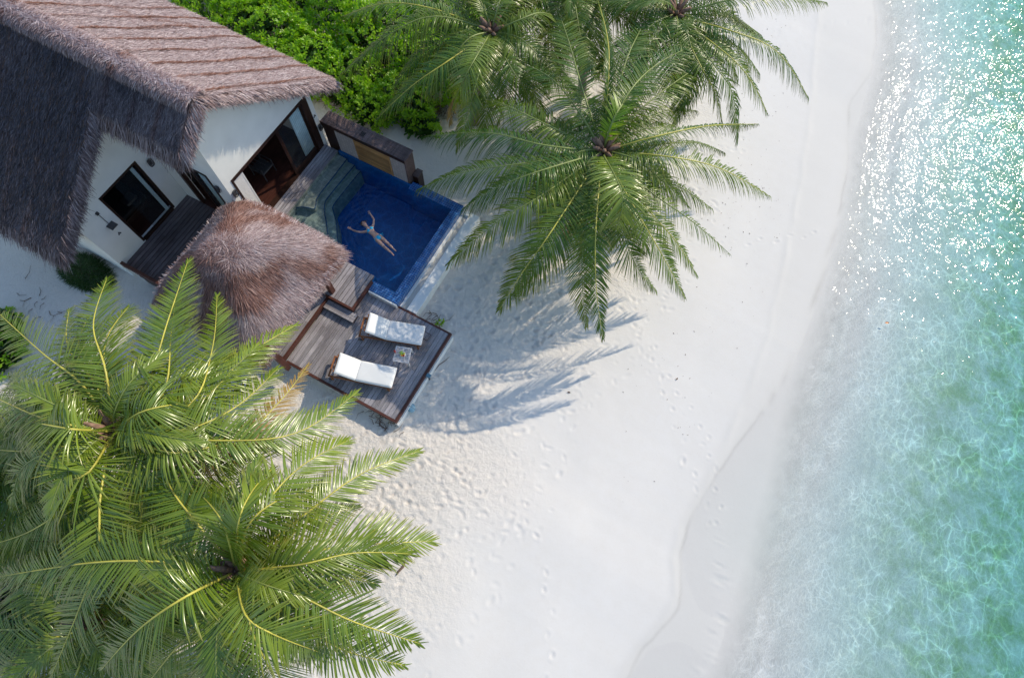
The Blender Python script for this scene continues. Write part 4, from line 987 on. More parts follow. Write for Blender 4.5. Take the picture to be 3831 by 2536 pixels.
def palm(label, crown, z0, base, fronds, f, lmat, seedn, extra=0, heart=4, ddroop=0.0, elen=3.6, coco=True, gz=-.6, emat=None, ehang=.45, skip=None, ez=0.0):
    cw = P(*crown, z0); bx, by = base
    t = thing('coconut_palm', label, 'palm tree', (bx, by, gz), 'coconut palms around the villa')
    top = np.array([cw[0], cw[1], z0 - .25]); bs = np.array([bx, by, gz - .2]); mid = bs * .45 + top * .55 + np.array([(cw[0] - bx) * -.22, (cw[1] - by) * -.22, .1])
    tp = curve([bs, mid, top], 14); b = MB(); n = len(tp)
    b.tube([tuple(p) for p in tp], [(.19 - .07 * i / n) * (1.35 if i == 0 else 1) + .010 * (i % 2) for i in range(n)], 12)
    tk = b.build('trunk', M['trunk'], t, True)
    b = MB()      # crown shaft: fibre sheaths and leaf bases
    for k in range(26):
        a = k * 2.4; c0 = Vector(top) + Vector((math.cos(a) * .06, math.sin(a) * .06, -.25 + .02 * k)); ln = .30 + .02 * (26 - k) * .6; c1 = c0 + Vector((math.cos(a) * ln, math.sin(a) * ln, .16 + .012 * k))
        b.tube([c0, (c0 + c1) / 2 + Vector((0, 0, .05)), c1], [.085, .07, .035], 6)
    b.ball(top, (.24, .24, .3), 10, 7); b.build('crown_sheath', M['fibre'], t, True)
    if coco:
        for k in range(6):
            a = k * 1.05 + seedn; c0 = Vector(top) + Vector((math.cos(a) * .27, math.sin(a) * .27, -.22 - .05 * (k % 2)))
            MB().ball(c0, (.10, .10, .13), 10, 8).build('coconut', M['green'] if k % 3 else M['orange'], t, True)
    r = np.random.default_rng(seedn)
    cw3 = np.array([cw[0], cw[1], z0 - .05])
    for i, sp_ in enumerate(fronds):
        pts_, o = (sp_, {}) if not isinstance(sp_, tuple) or not isinstance(sp_[1], dict) else sp_
        o = dict(o); dz = o.pop('dz', 0.0); arch = o.pop('arch', .5); droop = o.pop('droop', 1.1); z_ = o.pop('z', None); free = o.pop('free', False)
        pts = conv(pts_, f, z0 if z_ is None else z_, arch, droop + ddroop)
        if not free: pts[0] = cw3 + (pts[0] - cw3) * .25
        kw = dict(lmat=lmat, hang=.22, rmat='rachis' if lmat == 'leafA' else 'rachisg'); kw.update(o); frond(t, pts, **kw)
    for k in range(heart):      # young upright fronds closing the heart
        a = k * 1.7 + seedn * 1.3; q = np.array([math.cos(a), math.sin(a), 0]); L = 1.9 + .3 * (k % 2)
        frond(t, [cw3 + q * .05, cw3 + q * .35 + [0, 0, .45], cw3 + q * L * .55 + [0, 0, .75], cw3 + q * L + [0, 0, .55]], emat or lmat, leaf=.6, hang=.25, open_=.75, rmat='rachisg', bare=.12)
    for k in range(extra):
        a = 2 * math.pi * (k + r.uniform(-.3, .3)) / extra + seedn
        L = elen * r.uniform(.82, 1.05); lo = r.uniform(.5, 1.6) + ez
        pts = [cw3 + np.array([math.cos(a), math.sin(a), 0]) * L * u + np.array([-math.sin(a), math.cos(a), 0]) * .35 * u * u * r.uniform(-1, 1) + np.array([0, 0, .45 * math.sin(math.pi * min(1, 1.1 * u)) - lo * u ** 1.8]) for u in (0.03, .35, .7, 1)]
        if skip and skip(pts[-1]): continue
        frond(t, pts, emat or lmat, hang=ehang, rmat='rachisg')
    return t

fa = lambda a, b: (1200 + .829 * a, .829 * b)
fb_ = lambda a, b: (1.0117 * a, 950 + 1.0117 * b)
H = dict
palm('tall coconut palm beside the pool, its whole dark green crown spread over open sand', (2262, 560), 4.25, tuple(P(2095, 800, -.7)[:2]), [
    ([(1255, 680), (1370, 450), (1520, 290), (1760, 170)], H(lmat='leafB', arch=1.3, droop=.1, leaf=.95, hang=.25)),
    ([(1262, 660), (1330, 520), (1420, 400), (1500, 290)], H(lmat='leafY', arch=1.2, droop=-.2, leaf=.75, hang=.15, open_=.7)),
    ([(1225, 640), (1180, 400), (1110, 160), (1030, -60)], H(arch=.9, droop=.2, leaf=.95, hang=.35)),
    ([(1215, 650), (1160, 500), (1020, 340), (790, 245)], H(arch=.9, droop=.6, leaf=.95, hang=.65)),
    ([(1100, 640), (950, 530), (790, 460), (640, 430)], H(arch=.5, droop=1.0, hang=.6)),
    ([(1190, 700), (1000, 655), (750, 600), (470, 615)], H(arch=.6, droop=1.1, hang=.95, leaf=.95)),
    ([(1170, 735), (900, 740), (640, 780), (440, 855)], H(arch=.5, droop=1.3, hang=.8)),
    ([(1170, 735), (950, 785), (760, 865), (640, 945)], H(arch=.9, droop=.7, hang=.8, leaf=.9)),
    ([(1150, 780), (1000, 880), (800, 1000), (575, 1190)], H(arch=.5, droop=1.3, hang=.7, leaf=.9)),
    ([(1160, 850), (1030, 1060), (910, 1230), (805, 1400)], H(arch=.4, droop=1.9, hang=.5, rmat='rachis')),
    ([(1160, 830), (1080, 1040), (980, 1200), (870, 1330)], H(arch=.2, droop=2.0, hang=.7, lmat='leafB')),
    ([(1190, 850), (1190, 1060), (1180, 1280), (1200, 1475)], H(arch=.3, droop=2.2, hang=.45, leaf=.7)),
    ([(1225, 820), (1240, 1060), (1245, 1320), (1275, 1530)], H(arch=.4, droop=2.0, hang=.45, leaf=.66, rmat='rachis')),
    ([(1250, 740), (1340, 820), (1362, 930), (1305, 1110)], H(arch=1.5, droop=.4, hang=.45, leaf=1.05, wid=1.15, open_=.95, lmat='leafA')),
    ([(1320, 830), (1440, 980), (1540, 1150), (1645, 1345)], H(arch=.6, droop=1.5, hang=.45, leaf=.75, rmat='rachis')),
    ([(1340, 850), (1490, 960), (1610, 1100), (1700, 1245)], H(arch=.5, droop=1.6, hang=.5, leaf=.62, rmat='rachis')),
    ([(1290, 860), (1370, 1060), (1430, 1210), (1515, 1315)], H(arch=.3, droop=2.1, hang=.5, leaf=.75)),
    ([(1290, 720), (1480, 860), (1690, 1010), (1850, 1150)], H(arch=.4, droop=1.9, hang=.8, leaf=.55, dens=.5)),
    ([(1280, 700), (1550, 705), (1800, 760), (2025, 885)], H(arch=.6, droop=1.1, hang=.6, leaf=.85, rmat='rachis')),
    ([(1280, 720), (1450, 790), (1620, 845), (1770, 945)], H(arch=.2, droop=1.8, hang=.8, leaf=.75)),
    ([(1300, 690), (1500, 620), (1740, 570), (1975, 560)], H(arch=.8, droop=.6, hang=.9, leaf=.55, open_=.6, rmat='rachis')),
    ([(1300, 690), (1500, 655), (1700, 645), (1825, 690)], H(arch=.1, droop=2.0, hang=1.1, leaf=.5)),
    ([(1250, 600), (1370, 300), (1440, 140), (1530, -40)], H(arch=1.0, droop=.2, leaf=.9, hang=.25)),
    ([(1250, 620), (1300, 330), (1290, 150), (1240, -30)], H(arch=1.6, droop=-.2, leaf=.5, open_=.35, hang=.2, rmat='rachis')),
    ([(1270, 650), (1460, 480), (1660, 330), (1860, 200)], H(arch=.7, droop=.8, leaf=.9, hang=.5)),
    ([(1230, 740), (1190, 860), (1130, 980), (1100, 1080)], H(arch=.0, droop=2.6, hang=1.0, leaf=.6, lmat='leafD', rmat='twig', dens=.6, dry=.2)),
    ([(1290, 690), (1430, 560), (1560, 500), (1700, 500)], H(arch=.2, droop=1.5, leaf=.85, hang=.7)),
], fa, 'leafB', 1, heart=0, ddroop=.45, extra=11, elen=3.0, ehang=.7, ez=.1)  # extra inner fronds added to thicken the shade over the deck

palm('coconut palm rooted in the green shrubs behind the privacy wall, a bare brown crown showing', (1838, 116), 4.2, (-8.9, 14.6), [
    ([(735, 110), (520, 45), (300, 15), (95, 75)], H(arch=.6, droop=.9, hang=.7, leaf=.85, lmat='leafA', rmat='rachis')),
    ([(720, 105), (520, 75), (320, 150), (90, 335)], H(arch=.8, droop=1.3, hang=.85, leaf=1.0)),
    ([(740, 160), (570, 280), (410, 390), (255, 535)], H(arch=.4, droop=1.5, hang=.5, leaf=.85, rmat='rachis')),
    ([(755, 160), (700, 260), (640, 370), (600, 480)], H(arch=.9, droop=.6, hang=.5, leaf=.85, lmat='leafA')),
    ([(760, 190), (700, 380), (650, 560), (610, 680)], H(arch=.2, droop=2.0, hang=.6, leaf=.6, lmat='leafA')),
    ([(780, 190), (860, 310), (930, 420), (965, 535)], H(arch=.3, droop=1.6, hang=.7, leaf=.9)),
    ([(790, 160), (900, 90), (1010, 60), (1150, 120)], H(arch=.8, droop=1.0, hang=.8, leaf=.9)),
    ([(765, 110), (735, 20), (700, -80), (640, -200)], H(arch=.8, droop=.5, hang=.4)),
    ([(790, 110), (850, 20), (930, -60), (1030, -140)], H(arch=.6, droop=.8, hang=.5)),
    ([(780, 120), (800, 30), (830, -70), (820, -200)], H(arch=.9, droop=.2, hang=.4, lmat='leafA')),
    ([(740, 120), (600, 10), (450, -80), (250, -150)], H(arch=.4, droop=1.4, hang=.7)),
    ([(785, 190), (830, 330), (830, 450), (800, 560)], H(arch=.1, droop=2.2, hang=.7)),
    ([(760, 150), (650, 170), (560, 200), (450, 260)], H(arch=.1, droop=1.9, hang=.8)),
    ([(790, 170), (930, 210), (1060, 290), (1150, 400)], H(arch=.2, droop=1.9, hang=.8)),
    ([(770, 180), (700, 300), (610, 420), (585, 560)], H(arch=.0, droop=3.3, hang=.9, leaf=.55, lmat='leafD', rmat='twig', dens=.6, dry=.3)),
], fa, 'leafB', 2, heart=1, extra=10, elen=3.4, ehang=.6)
palm('coconut palm at the top beach edge whose longest frond reaches towards the water', (2530, 50), 4.3, (-3.9, 17.6), [
    ([(1610, 110), (1850, 140), (2060, 235), (2200, 440)], H(arch=.5, droop=1.7, hang=.75, leaf=.8, rmat='rachis')),
    ([(1630, 60), (1850, 0), (2060, -20), (2285, 12)], H(arch=.8, droop=.9, hang=.6, leaf=.9)),
    ([(1650, 130), (1850, 260), (1950, 380), (2015, 510)], H(arch=.4, droop=1.7, hang=.6, leaf=.7, rmat='rachis')),
    ([(1640, 140), (1780, 300), (1860, 430), (1880, 640)], H(arch=.3, droop=2.1, hang=.6, leaf=.7)),
    ([(1620, 130), (1710, 290), (1780, 420), (1815, 560)], H(arch=.3, droop=1.9, hang=.6, leaf=.7, rmat='rachis')),
    ([(1600, 110), (1630, 250), (1640, 400), (1600, 560)], H(arch=.3, droop=1.8, hang=.6, leaf=.8)),
    ([(1560, 60), (1400, 10), (1250, 10), (1110, 70)], H(arch=.6, droop=1.1, hang=.7)),
    ([(1560, 80), (1480, 190), (1400, 320), (1370, 440)], H(arch=.4, droop=1.6, hang=.6)),
    ([(1600, 20), (1600, -100), (1560, -220), (1480, -320)], H(arch=.8, droop=.6, hang=.4)),
    ([(1620, 20), (1720, -120), (1850, -220), (2000, -300)], H(arch=.7, droop=.8, hang=.4)),
    ([(1580, 40), (1480, -60), (1380, -160), (1250, -200)], H(arch=.6, droop=.9, hang=.4)),
    ([(1630, 70), (1760, 70), (1880, 90), (1990, 160)], H(arch=.1, droop=1.9, hang=.8)),
    ([(1630, 90), (1730, 170), (1880, 210), (1980, 330)], H(arch=.1, droop=2.0, hang=.8)),
], fa, 'leafB', 3, heart=1, extra=10, elen=3.2, ehang=.6)
palm('coconut palm at the top edge of the view, crown squeezed between two larger ones', (2120, -45), 4.0, (-5.6, 18.2), [
    ([(1120, -130), (1080, 0), (1020, 120), (980, 230)], H(arch=.4, droop=1.5, hang=.7)),
    ([(1130, -120), (1200, 20), (1230, 150), (1200, 300)], H(arch=.4, droop=1.6, hang=.6)),
    ([(1140, -120), (1300, -20), (1400, 100), (1450, 240)], H(arch=.4, droop=1.6, hang=.6)),
    ([(1110, -130), (950, -40), (860, 80), (830, 230)], H(arch=.4, droop=1.5, hang=.7)),
    ([(1140, -140), (1330, -80), (1500, 0), (1620, 120)], H(arch=.5, droop=1.5, hang=.7)),
    ([(1130, -120), (1150, 60), (1130, 200), (1060, 330)], H(arch=.2, droop=1.9, hang=.8)),
], fa, 'leafB', 4, coco=False, extra=15, elen=3.7, ehang=.5, ez=-.3)

palm('nearest coconut palm at lower left, its bright crown with a dark heart overhanging the sand', (880, 2134), 6.0, (-5.2, -3.2), [
    ([(880, 1170), (1150, 1100), (1380, 1072), (1595, 1062)], H(arch=.6, droop=.9, hang=.25)),
    ([(880, 1165), (1100, 1150), (1310, 1105), (1520, 1108)], H(arch=.9, droop=.5, hang=.6, open_=.7, lmat='leafB')),
    ([(890, 1175), (1060, 1165), (1240, 1190), (1395, 1218)], H(arch=.8, droop=.9, hang=.35, leaf=.7)),
    ([(895, 1190), (1100, 1260), (1310, 1360), (1555, 1440)], H(arch=.8, droop=1.2, hang=.35, leaf=.85)),
    ([(895, 1200), (1060, 1330), (1260, 1460), (1495, 1520)], H(arch=.4, droop=1.5, hang=.3, leaf=.8)),
    ([(880, 1210), (905, 1330), (1010, 1405), (1190, 1475)], H(arch=1.7, droop=.2, hang=.35, leaf=.9, open_=.9)),
    ([(880, 1230), (930, 1390), (1000, 1540), (1060, 1680)], H(arch=.6, droop=1.2, hang=.3)),
    ([(870, 1240), (872, 1400), (872, 1560), (868, 1720)], H(arch=.3, droop=1.7, hang=.3)),
    ([(860, 1240), (825, 1390), (805, 1560), (775, 1720)], H(arch=.5, droop=1.5, hang=.3)),
    ([(850, 1195), (680, 1270), (510, 1390), (375, 1535)], H(arch=1.3, droop=.4, hang=.35, leaf=1.0, wid=1.1)),
    ([(840, 1210), (730, 1370), (630, 1480), (520, 1620)], H(arch=.3, droop=1.8, hang=.35, lmat='leafB')),
    ([(845, 1165), (600, 1138), (330, 1142), (-20, 1195)], H(arch=.8, droop=.9, hang=.35, leaf=.9)),
    ([(860, 1140), (740, 1010), (615, 830), (588, 625)], H(arch=.8, droop=.6, hang=.25, leaf=.9)),
    ([(870, 1140), (920, 1000), (1040, 905), (1190, 868)], H(arch=1.5, droop=.2, hang=.35, leaf=.85)),
    ([(878, 1130), (980, 930), (1120, 780), (1285, 690)], H(arch=1.2, droop=.4, hang=.3, leaf=.9)),
    ([(885, 1140), (1130, 960), (1340, 810), (1550, 728)], H(arch=.4, droop=1.3, hang=.35, leaf=.7)),
    ([(870, 1120), (880, 1000), (930, 880), (1010, 790)], H(arch=1.9, droop=-.4, hang=.2, leaf=.75, open_=.6)),
    ([(865, 1120), (830, 1010), (780, 930), (720, 870)], H(arch=1.6, droop=-.2, hang=.2, leaf=.8, open_=.7)),
    ([(870, 1200), (960, 1270), (1080, 1340), (1190, 1370)], H(arch=.2, droop=1.6, hang=.4, lmat='leafB')),
    ([(860, 1180), (760, 1220), (640, 1240), (480, 1270)], H(arch=.2, droop=1.9, hang=.4, lmat='leafB')),
    ([(885, 1150), (1020, 1050), (1170, 980), (1330, 930)], H(arch=.1, droop=2.3, hang=.6, leaf=.5, dry=.2)),
], fb_, 'leafA', 5, extra=4, elen=3.3, coco=False)
palm('coconut palm just below the terrace, fronds combed to the right and a split young frond', (425, 1612), 6.2, (-8.7, -2.2), [
    ([(420, 650), (510, 590), (620, 560), (745, 550)], H(arch=1.2, droop=.3, hang=.65, leaf=1.0)),
    ([(410, 640), (390, 430), (345, 260), (395, 90)], H(arch=.8, droop=.8, hang=.25, leaf=.95)),
    ([(410, 640), (385, 430), (400, 300), (475, 195)], H(arch=.5, droop=1.1, hang=.35, leaf=.95)),
    ([(410, 640), (340, 440), (290, 330), (330, 230)], H(arch=.4, droop=1.3, hang=.35, leaf=.9, lmat='leafB')),
    ([(400, 640), (300, 480), (160, 370), (-10, 215)], H(arch=.7, droop=.8, hang=.25, leaf=.8, dens=.6)),
    ([(405, 640), (350, 480), (250, 340), (255, 205)], H(arch=.6, droop=1.0, hang=.3, leaf=.85)),
    ([(425, 640), (545, 480), (620, 250), (695, 25)], H(arch=.5, droop=1.2, hang=.25, leaf=.85)),
    ([(430, 640), (600, 520), (632, 300), (650, 160)], H(arch=.9, droop=.9, hang=.25, leaf=1.0)),
    ([(435, 640), (700, 560), (785, 350), (803, 150)], H(arch=.6, droop=1.4, hang=.3, leaf=.8)),
    ([(395, 655), (220, 625), (90, 580), (-40, 520)], H(arch=.9, droop=.8, hang=.5, leaf=.9)),
    ([(395, 660), (290, 650), (215, 640), (60, 610)], H(arch=1.3, droop=.2, hang=.4, leaf=.9)),
    ([(400, 680), (330, 805), (230, 860), (168, 1010)], H(arch=1.0, droop=1.0, hang=.2, leaf=1.1, wid=1.15)),
    ([(430, 680), (640, 735), (850, 700), (1018, 718)], H(arch=.8, droop=1.0, hang=.45, leaf=.95)),
    ([(440, 660), (680, 650), (880, 560), (1025, 425)], H(arch=.7, droop=1.1, hang=.3, leaf=.9)),
    ([(440, 650), (720, 560), (920, 370), (1095, 262)], H(arch=.4, droop=1.5, hang=.35, leaf=.75)),
    ([(440, 690), (800, 740), (1020, 560), (1140, 410)], H(arch=.1, droop=1.9, hang=.4, leaf=.6, lmat='leafD', dry=.1, dens=.8)),
    ([(420, 700), (520, 850), (510, 1100), (497, 1330)], H(arch=.2, droop=1.9, hang=.3, leaf=.85)),
    ([(380, 690), (370, 900), (350, 1150), (188, 1565)], H(arch=.5, droop=2.0, hang=.3, leaf=.95)),
    ([(385, 690), (270, 900), (120, 1020), (-50, 1080)], H(arch=.3, droop=2.0, hang=.4, leaf=.9, lmat='leafB')),
    ([(390, 680), (250, 720), (100, 730), (-60, 720)], H(arch=.3, droop=1.8, hang=.4, leaf=.9, lmat='leafB')),
    ([(440, 690), (640, 800), (840, 830), (850, 950)], H(arch=.2, droop=1.8, hang=.4, leaf=.85)),
    ([(450, 670), (800, 690), (1100, 660), (1320, 512)], H(arch=.5, droop=1.5, hang=.3, leaf=.85)),
], fb_, 'leafA', 6, extra=4, elen=3.4, coco=False)
palm('lower coconut palm filling the bottom left corner, mostly shaded by its taller neighbours', (330, 2330), 3.4, (-9.6, -5.0), [
    ([(310, 1370), (180, 1250), (80, 1180), (-60, 1130)], H(arch=.6, droop=.8)),
    ([(320, 1370), (200, 1420), (80, 1500), (-40, 1600)], H(arch=.6, droop=.9)),
    ([(320, 1380), (300, 1500), (260, 1600), (200, 1700)], H(arch=.5, droop=.8)),
    ([(330, 1380), (430, 1470), (560, 1520), (700, 1560)], H(arch=.6, droop=1.2, lmat='leafB')),
    ([(330, 1360), (420, 1240), (560, 1180), (700, 1120)], H(arch=.5, droop=1.2, lmat='leafB')),
    ([(320, 1350), (330, 1200), (300, 1080), (240, 950)], H(arch=.5, droop=1.2, lmat='leafB')),
], fb_, 'leafA', 7, extra=10, elen=3.6, coco=False, ehang=.35)
palm('shaded coconut palm at the left frame edge, only dark blue green fronds showing', (-60, 1830), 3.8, (-13.2, -3.4), [
    ([(-60, 870), (80, 800), (200, 790), (330, 820)], H(arch=.5, droop=1.1)),
    ([(-60, 880), (100, 920), (250, 980), (380, 1080)], H(arch=.5, droop=1.1)),
    ([(-60, 890), (50, 1000), (150, 1120), (200, 1260)], H(arch=.5, droop=1.1)),
    ([(-60, 860), (60, 700), (150, 600), (200, 500)], H(arch=.6, droop=1.0)),
    ([(-80, 860), (-20, 700), (40, 560), (60, 440)], H(arch=.6, droop=1.0, lmat='leafA')),
], fb_, 'leafB', 8, extra=6, elen=3.4, coco=False)

# ------------------------------------------------------------------ broad leaved shrubs
def rosettes(cent, nrm, rad, nleaf, mat, name, parent, wr=.40):
    "whorls of spoon shaped leaves"
    n = len(cent); V = []; F = []; A = []; k = 0
    hl = np.array([0, 0, 1.0])
    for q in range(nleaf):
        a = q * 2.399 + rng.uniform(0, 6.28, n) * .15 + rng.uniform(0, 6.28, 1); tilt = (.25 + .9 * (1 - q / nleaf)) + rng.normal(0, .12, n)     # outer leaves lie flatter
        t1 = np.cross(nrm, np.array([.3, .9, .2])); t1 /= np.linalg.norm(t1, axis=1, keepdims=True); t2 = np.cross(nrm, t1)
        r_ = t1 * np.cos(a)[:, None] + t2 * np.sin(a)[:, None]
        D = r_ * np.sin(tilt)[:, None] + nrm * np.cos(tilt)[:, None]; s = np.cross(D, nrm); s /= np.linalg.norm(s, axis=1, keepdims=True) + 1e-6
        N = np.cross(s, D); L = rad * rng.uniform(.8, 1.1, n)
        pts = []
        for u, w in ((.12, .10), (.5, .62), (.82, 1.0), (1.0, .45)):
            c = cent + D * (L * u)[:, None] - N * (L * .22 * u * u)[:, None]; e = s * (L * wr * .5 * w)[:, None]
            pts += [c - e + N * (L * .05 * w)[:, None], c, c + e + N * (L * .05 * w)[:, None]]; A += [np.full(n, u)] * 3
        m = 12; V.append(np.stack(pts, 0).reshape(-1, 3)); b = np.arange(n)[:, None]
        for i in range(3):
            for j in (0, 1):
                r0 = i * 3 + j; F.append(np.concatenate([b + r0 * n, b + (r0 + 1) * n, b + (r0 + 4) * n, b + (r0 + 3) * n], 1) + k)
        k += m * n
    return mesh(name, np.concatenate(V), np.concatenate(F), mat, parent, attrs={'t': np.concatenate(A)})

def shrub(label, blobs, step, rad, mat, nleaf=11, gz=-.45, name='shrub'):
    "blobs: (x, y, radius x, radius y, height)"
    cx = sum(b[0] for b in blobs) / len(blobs); cy = sum(b[1] for b in blobs) / len(blobs)
    t = thing(name, label, 'shrub', (cx, cy, gz)); pts = []; nr = []
    for bi, (bx, by, rx, ry, h) in enumerate(blobs):
        area = 3.14 * rx * ry; n = int(area * 1.5 / step ** 2)
        ph = rng.uniform(0, 6.283, n); ct = rng.uniform(.02, 1, n); st_ = np.sqrt(1 - ct ** 2)
        lump = 1 + .16 * (vnoise(bx + rx * st_ * np.cos(ph), by + ry * st_ * np.sin(ph), .7, 80 + bi) - .5) * 2 + .10 * (vnoise(bx + rx * st_ * np.cos(ph), by + ry * st_ * np.sin(ph), .3, 90) - .5) * 2
        deep = np.where(rng.random(n) < .3, rng.uniform(.82, .95, n), 1.0)
        p = np.stack([bx + rx * st_ * np.cos(ph) * lump * deep, by + ry * st_ * np.sin(ph) * lump * deep, gz + h * ct ** .75 * lump * deep], 1)
        q = np.stack([st_ * np.cos(ph) / rx, st_ * np.sin(ph) / ry, ct / h * 1.2], 1); q /= np.linalg.norm(q, axis=1, keepdims=True)
        q = q + rng.normal(0, .25, (n, 3)) + [0, 0, .35]; q /= np.linalg.norm(q, axis=1, keepdims=True)
        inside = np.zeros(n, bool)
        for bj, (ox, oy, ax_, ay_, ah) in enumerate(blobs):
            if bj != bi: inside |= (((p[:, 0] - ox) / ax_) ** 2 + ((p[:, 1] - oy) / ay_) ** 2 + ((p[:, 2] - gz) / ah) ** 2) < .68
        pts.append(p[~inside]); nr.append(q[~inside])
    pts = np.concatenate(pts); nr = np.concatenate(nr)
    rosettes(pts, nr, rad, nleaf, mat, 'foliage', t)
    b = MB()
    for k in range(0, len(pts), max(1, len(pts) // 40)):
        p = pts[k]; b.tube([(cx + (p[0] - cx) * .55, cy + (p[1] - cy) * .55, gz - .1), (cx + (p[0] - cx) * .75, cy + (p[1] - cy) * .75, gz + (p[2] - gz) * .5), (p[0], p[1], p[2])], [.03, .02, .008], 5)
    b.build('stems', M['twig'], t)
    # dark inner mass of twigs and old leaves
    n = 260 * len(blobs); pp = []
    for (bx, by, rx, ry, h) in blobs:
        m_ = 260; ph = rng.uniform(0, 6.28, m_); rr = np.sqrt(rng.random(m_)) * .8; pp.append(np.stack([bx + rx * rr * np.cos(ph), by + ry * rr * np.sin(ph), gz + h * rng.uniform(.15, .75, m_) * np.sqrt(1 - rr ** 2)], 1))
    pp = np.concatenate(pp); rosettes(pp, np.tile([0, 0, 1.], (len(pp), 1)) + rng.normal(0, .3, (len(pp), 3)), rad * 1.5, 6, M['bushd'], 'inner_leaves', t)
    return t

shrub('bright green glossy shrub bank running behind the upper thatched eave', [(-21.5, 14.4, 2.6, 1.9, 1.9), (-18.4, 13.6, 2.2, 1.7, 2.0), (-15.9, 13.3, 1.7, 1.4, 1.9), (-17.5, 16.2, 3.0, 1.8, 2.3), (-21.5, 17.6, 3, 2, 2.3), (-19, 19.6, 4, 2, 2.4)], .165, .175, M['bush'])
shrub('sunlit leafy shrub at the top between thatched roof and palm fronds', [(-13.9, 13.6, 1.5, 1.3, 1.7), (-13.9, 15.9, 2.0, 1.7, 2.1), (-12.9, 18.2, 2.4, 1.9, 2.1)], .165, .17, M['bush'])
shrub('darker green shrub mound behind the privacy wall, half covered by hanging palm fronds', [(-12.7, 12.8, 1.0, .8, 1.1), (-11.6, 13.9, 1.4, 1.2, 1.4), (-11.0, 15.8, 1.8, 1.5, 1.7), (-12.4, 13.1, .8, .6, .9), (-10.6, 13.3, .8, .55, .8)], .165, .16, M['bush'])
shrub('small glossy shrub at the left frame edge on shaded sand', [(-17.9, -2.0, .75, .9, .8), (-18.6, -1.4, .8, .8, .8)], .16, .13, M['bush'], gz=-.5)
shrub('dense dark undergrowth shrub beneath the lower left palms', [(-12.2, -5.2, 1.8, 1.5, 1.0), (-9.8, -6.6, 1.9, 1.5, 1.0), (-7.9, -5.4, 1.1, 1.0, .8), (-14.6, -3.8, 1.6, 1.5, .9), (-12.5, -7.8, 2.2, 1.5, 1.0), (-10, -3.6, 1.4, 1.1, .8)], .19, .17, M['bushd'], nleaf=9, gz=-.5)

def grass_bush(label, cx, cy, rx, ry, h, n, gz=-.45):
    t = thing('fine_leaved_bush', label, 'bush', (cx, cy, gz))
    ph = rng.uniform(0, 6.28, n); rr = np.sqrt(rng.random(n)); lump = .7 + .6 * vnoise(cx + rx * rr * np.cos(ph), cy + ry * rr * np.sin(ph), .3, 95)
    o = np.stack([cx + rx * rr * np.cos(ph), cy + ry * rr * np.sin(ph), gz + h * (1 - rr ** 2) * lump * rng.random(n)], 1)
    d = np.stack([np.cos(ph) * .8, np.sin(ph) * .8, np.full(n, .6)], 1) + rng.normal(0, .5, (n, 3))
    v, f = strands(o, d, rng.uniform(.12, .32, n), rng.uniform(.008, .02, n), np.tile([0, 0, 1.], (n, 1)) + rng.normal(0, .2, (n, 3)), np.zeros(n), np.tile([0, 0, -.3], (n, 1)))
    mesh('foliage', v, f, M['bushd'], t, attrs={'t': np.zeros(len(v))})
    b = MB()
    for k in range(24):
        a = random.uniform(0, 6.28); l = random.uniform(.6, 1.15); b.tube([(cx, cy, gz), (cx + rx * l * .5 * math.cos(a), cy + ry * l * .5 * math.sin(a), gz + h * .5), (cx + rx * l * math.cos(a), cy + ry * l * math.sin(a), gz + .1)], [.02, .012, .004], 4)
    b.build('stems', M['twig'], t)
gb1 = P(300, 1005, -.1)
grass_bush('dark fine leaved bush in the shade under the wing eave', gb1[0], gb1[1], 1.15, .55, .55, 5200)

# ------------------------------------------------------------------ litter and small plants on the sand
def gz_at(x, y): return float(ground_z(np.array([x]), np.array([y]))[0][0])
def seedling(label, px, py, r, n):
    p = P(px, py, -.4); z_ = gz_at(p[0], p[1]); t = thing('beach_plant', label, 'plant', (p[0], p[1], z_))
    c = np.array([[p[0] + rng.uniform(-r, r), p[1] + rng.uniform(-r, r), z_ + rng.uniform(.06, .16)] for _ in range(n)])
    rosettes(c, np.tile([0, 0, 1.], (n, 1)) + rng.normal(0, .2, (n, 3)), .12, 7, M['bush'], 'leaves', t)
    b = MB()
    for q in c: b.tube([(p[0], p[1], z_ - .02), tuple(q)], [.012, .006], 5)
    b.build('stems', M['twig'], t)
seedling('small green seedling at the upper right corner of the lounge deck', 1650, 1212, .14, 5)
seedling('low leafy sprout beside the bare twigs under the privacy wall palm', 1612, 482, .16, 5)
def twigs(label, px, py, rx, ry, n, L, h=.12, name='dry_twigs'):
    p = P(px, py, -.45); t = None; b = MB(); z0 = gz_at(p[0], p[1])
    for k in range(n):
        x_ = p[0] + random.gauss(0, rx); y_ = p[1] + random.gauss(0, ry); a = random.uniform(0, 6.28); l = L * random.uniform(.4, 1.1); z_ = z0 + .01
        b.tube([(x_, y_, z_), (x_ + l * .5 * math.cos(a), y_ + l * .5 * math.sin(a), z_ + random.uniform(.02, h)), (x_ + l * math.cos(a + .4), y_ + l * math.sin(a + .4), z_ + random.uniform(0, h * .6))], [.012, .008, .004], 4)
    o = b.build(name, M['twig'], None); return tag(o, label, 'twigs', kind='stuff')
twigs('tangle of dry brown twigs at the foot of the shrubs near the privacy wall', 1640, 415, .38, .30, 90, .5, .3)
twigs('brown leaf litter and roots along the shrub edge by the villa corner', 1240, 370, .5, .22, 80, .45, .15)
twigs('thin dry stalks beside the sea end of the lounge deck', 1625, 1185, .2, .12, 12, .5)
twigs('dry stalks and dead leaves at the bottom corner of the lounge deck', 1440, 1580, .3, .14, 30, .4)
twigs('scattered twigs on shaded sand left of the terrace', 190, 1120, .6, .3, 14, .5, .05)
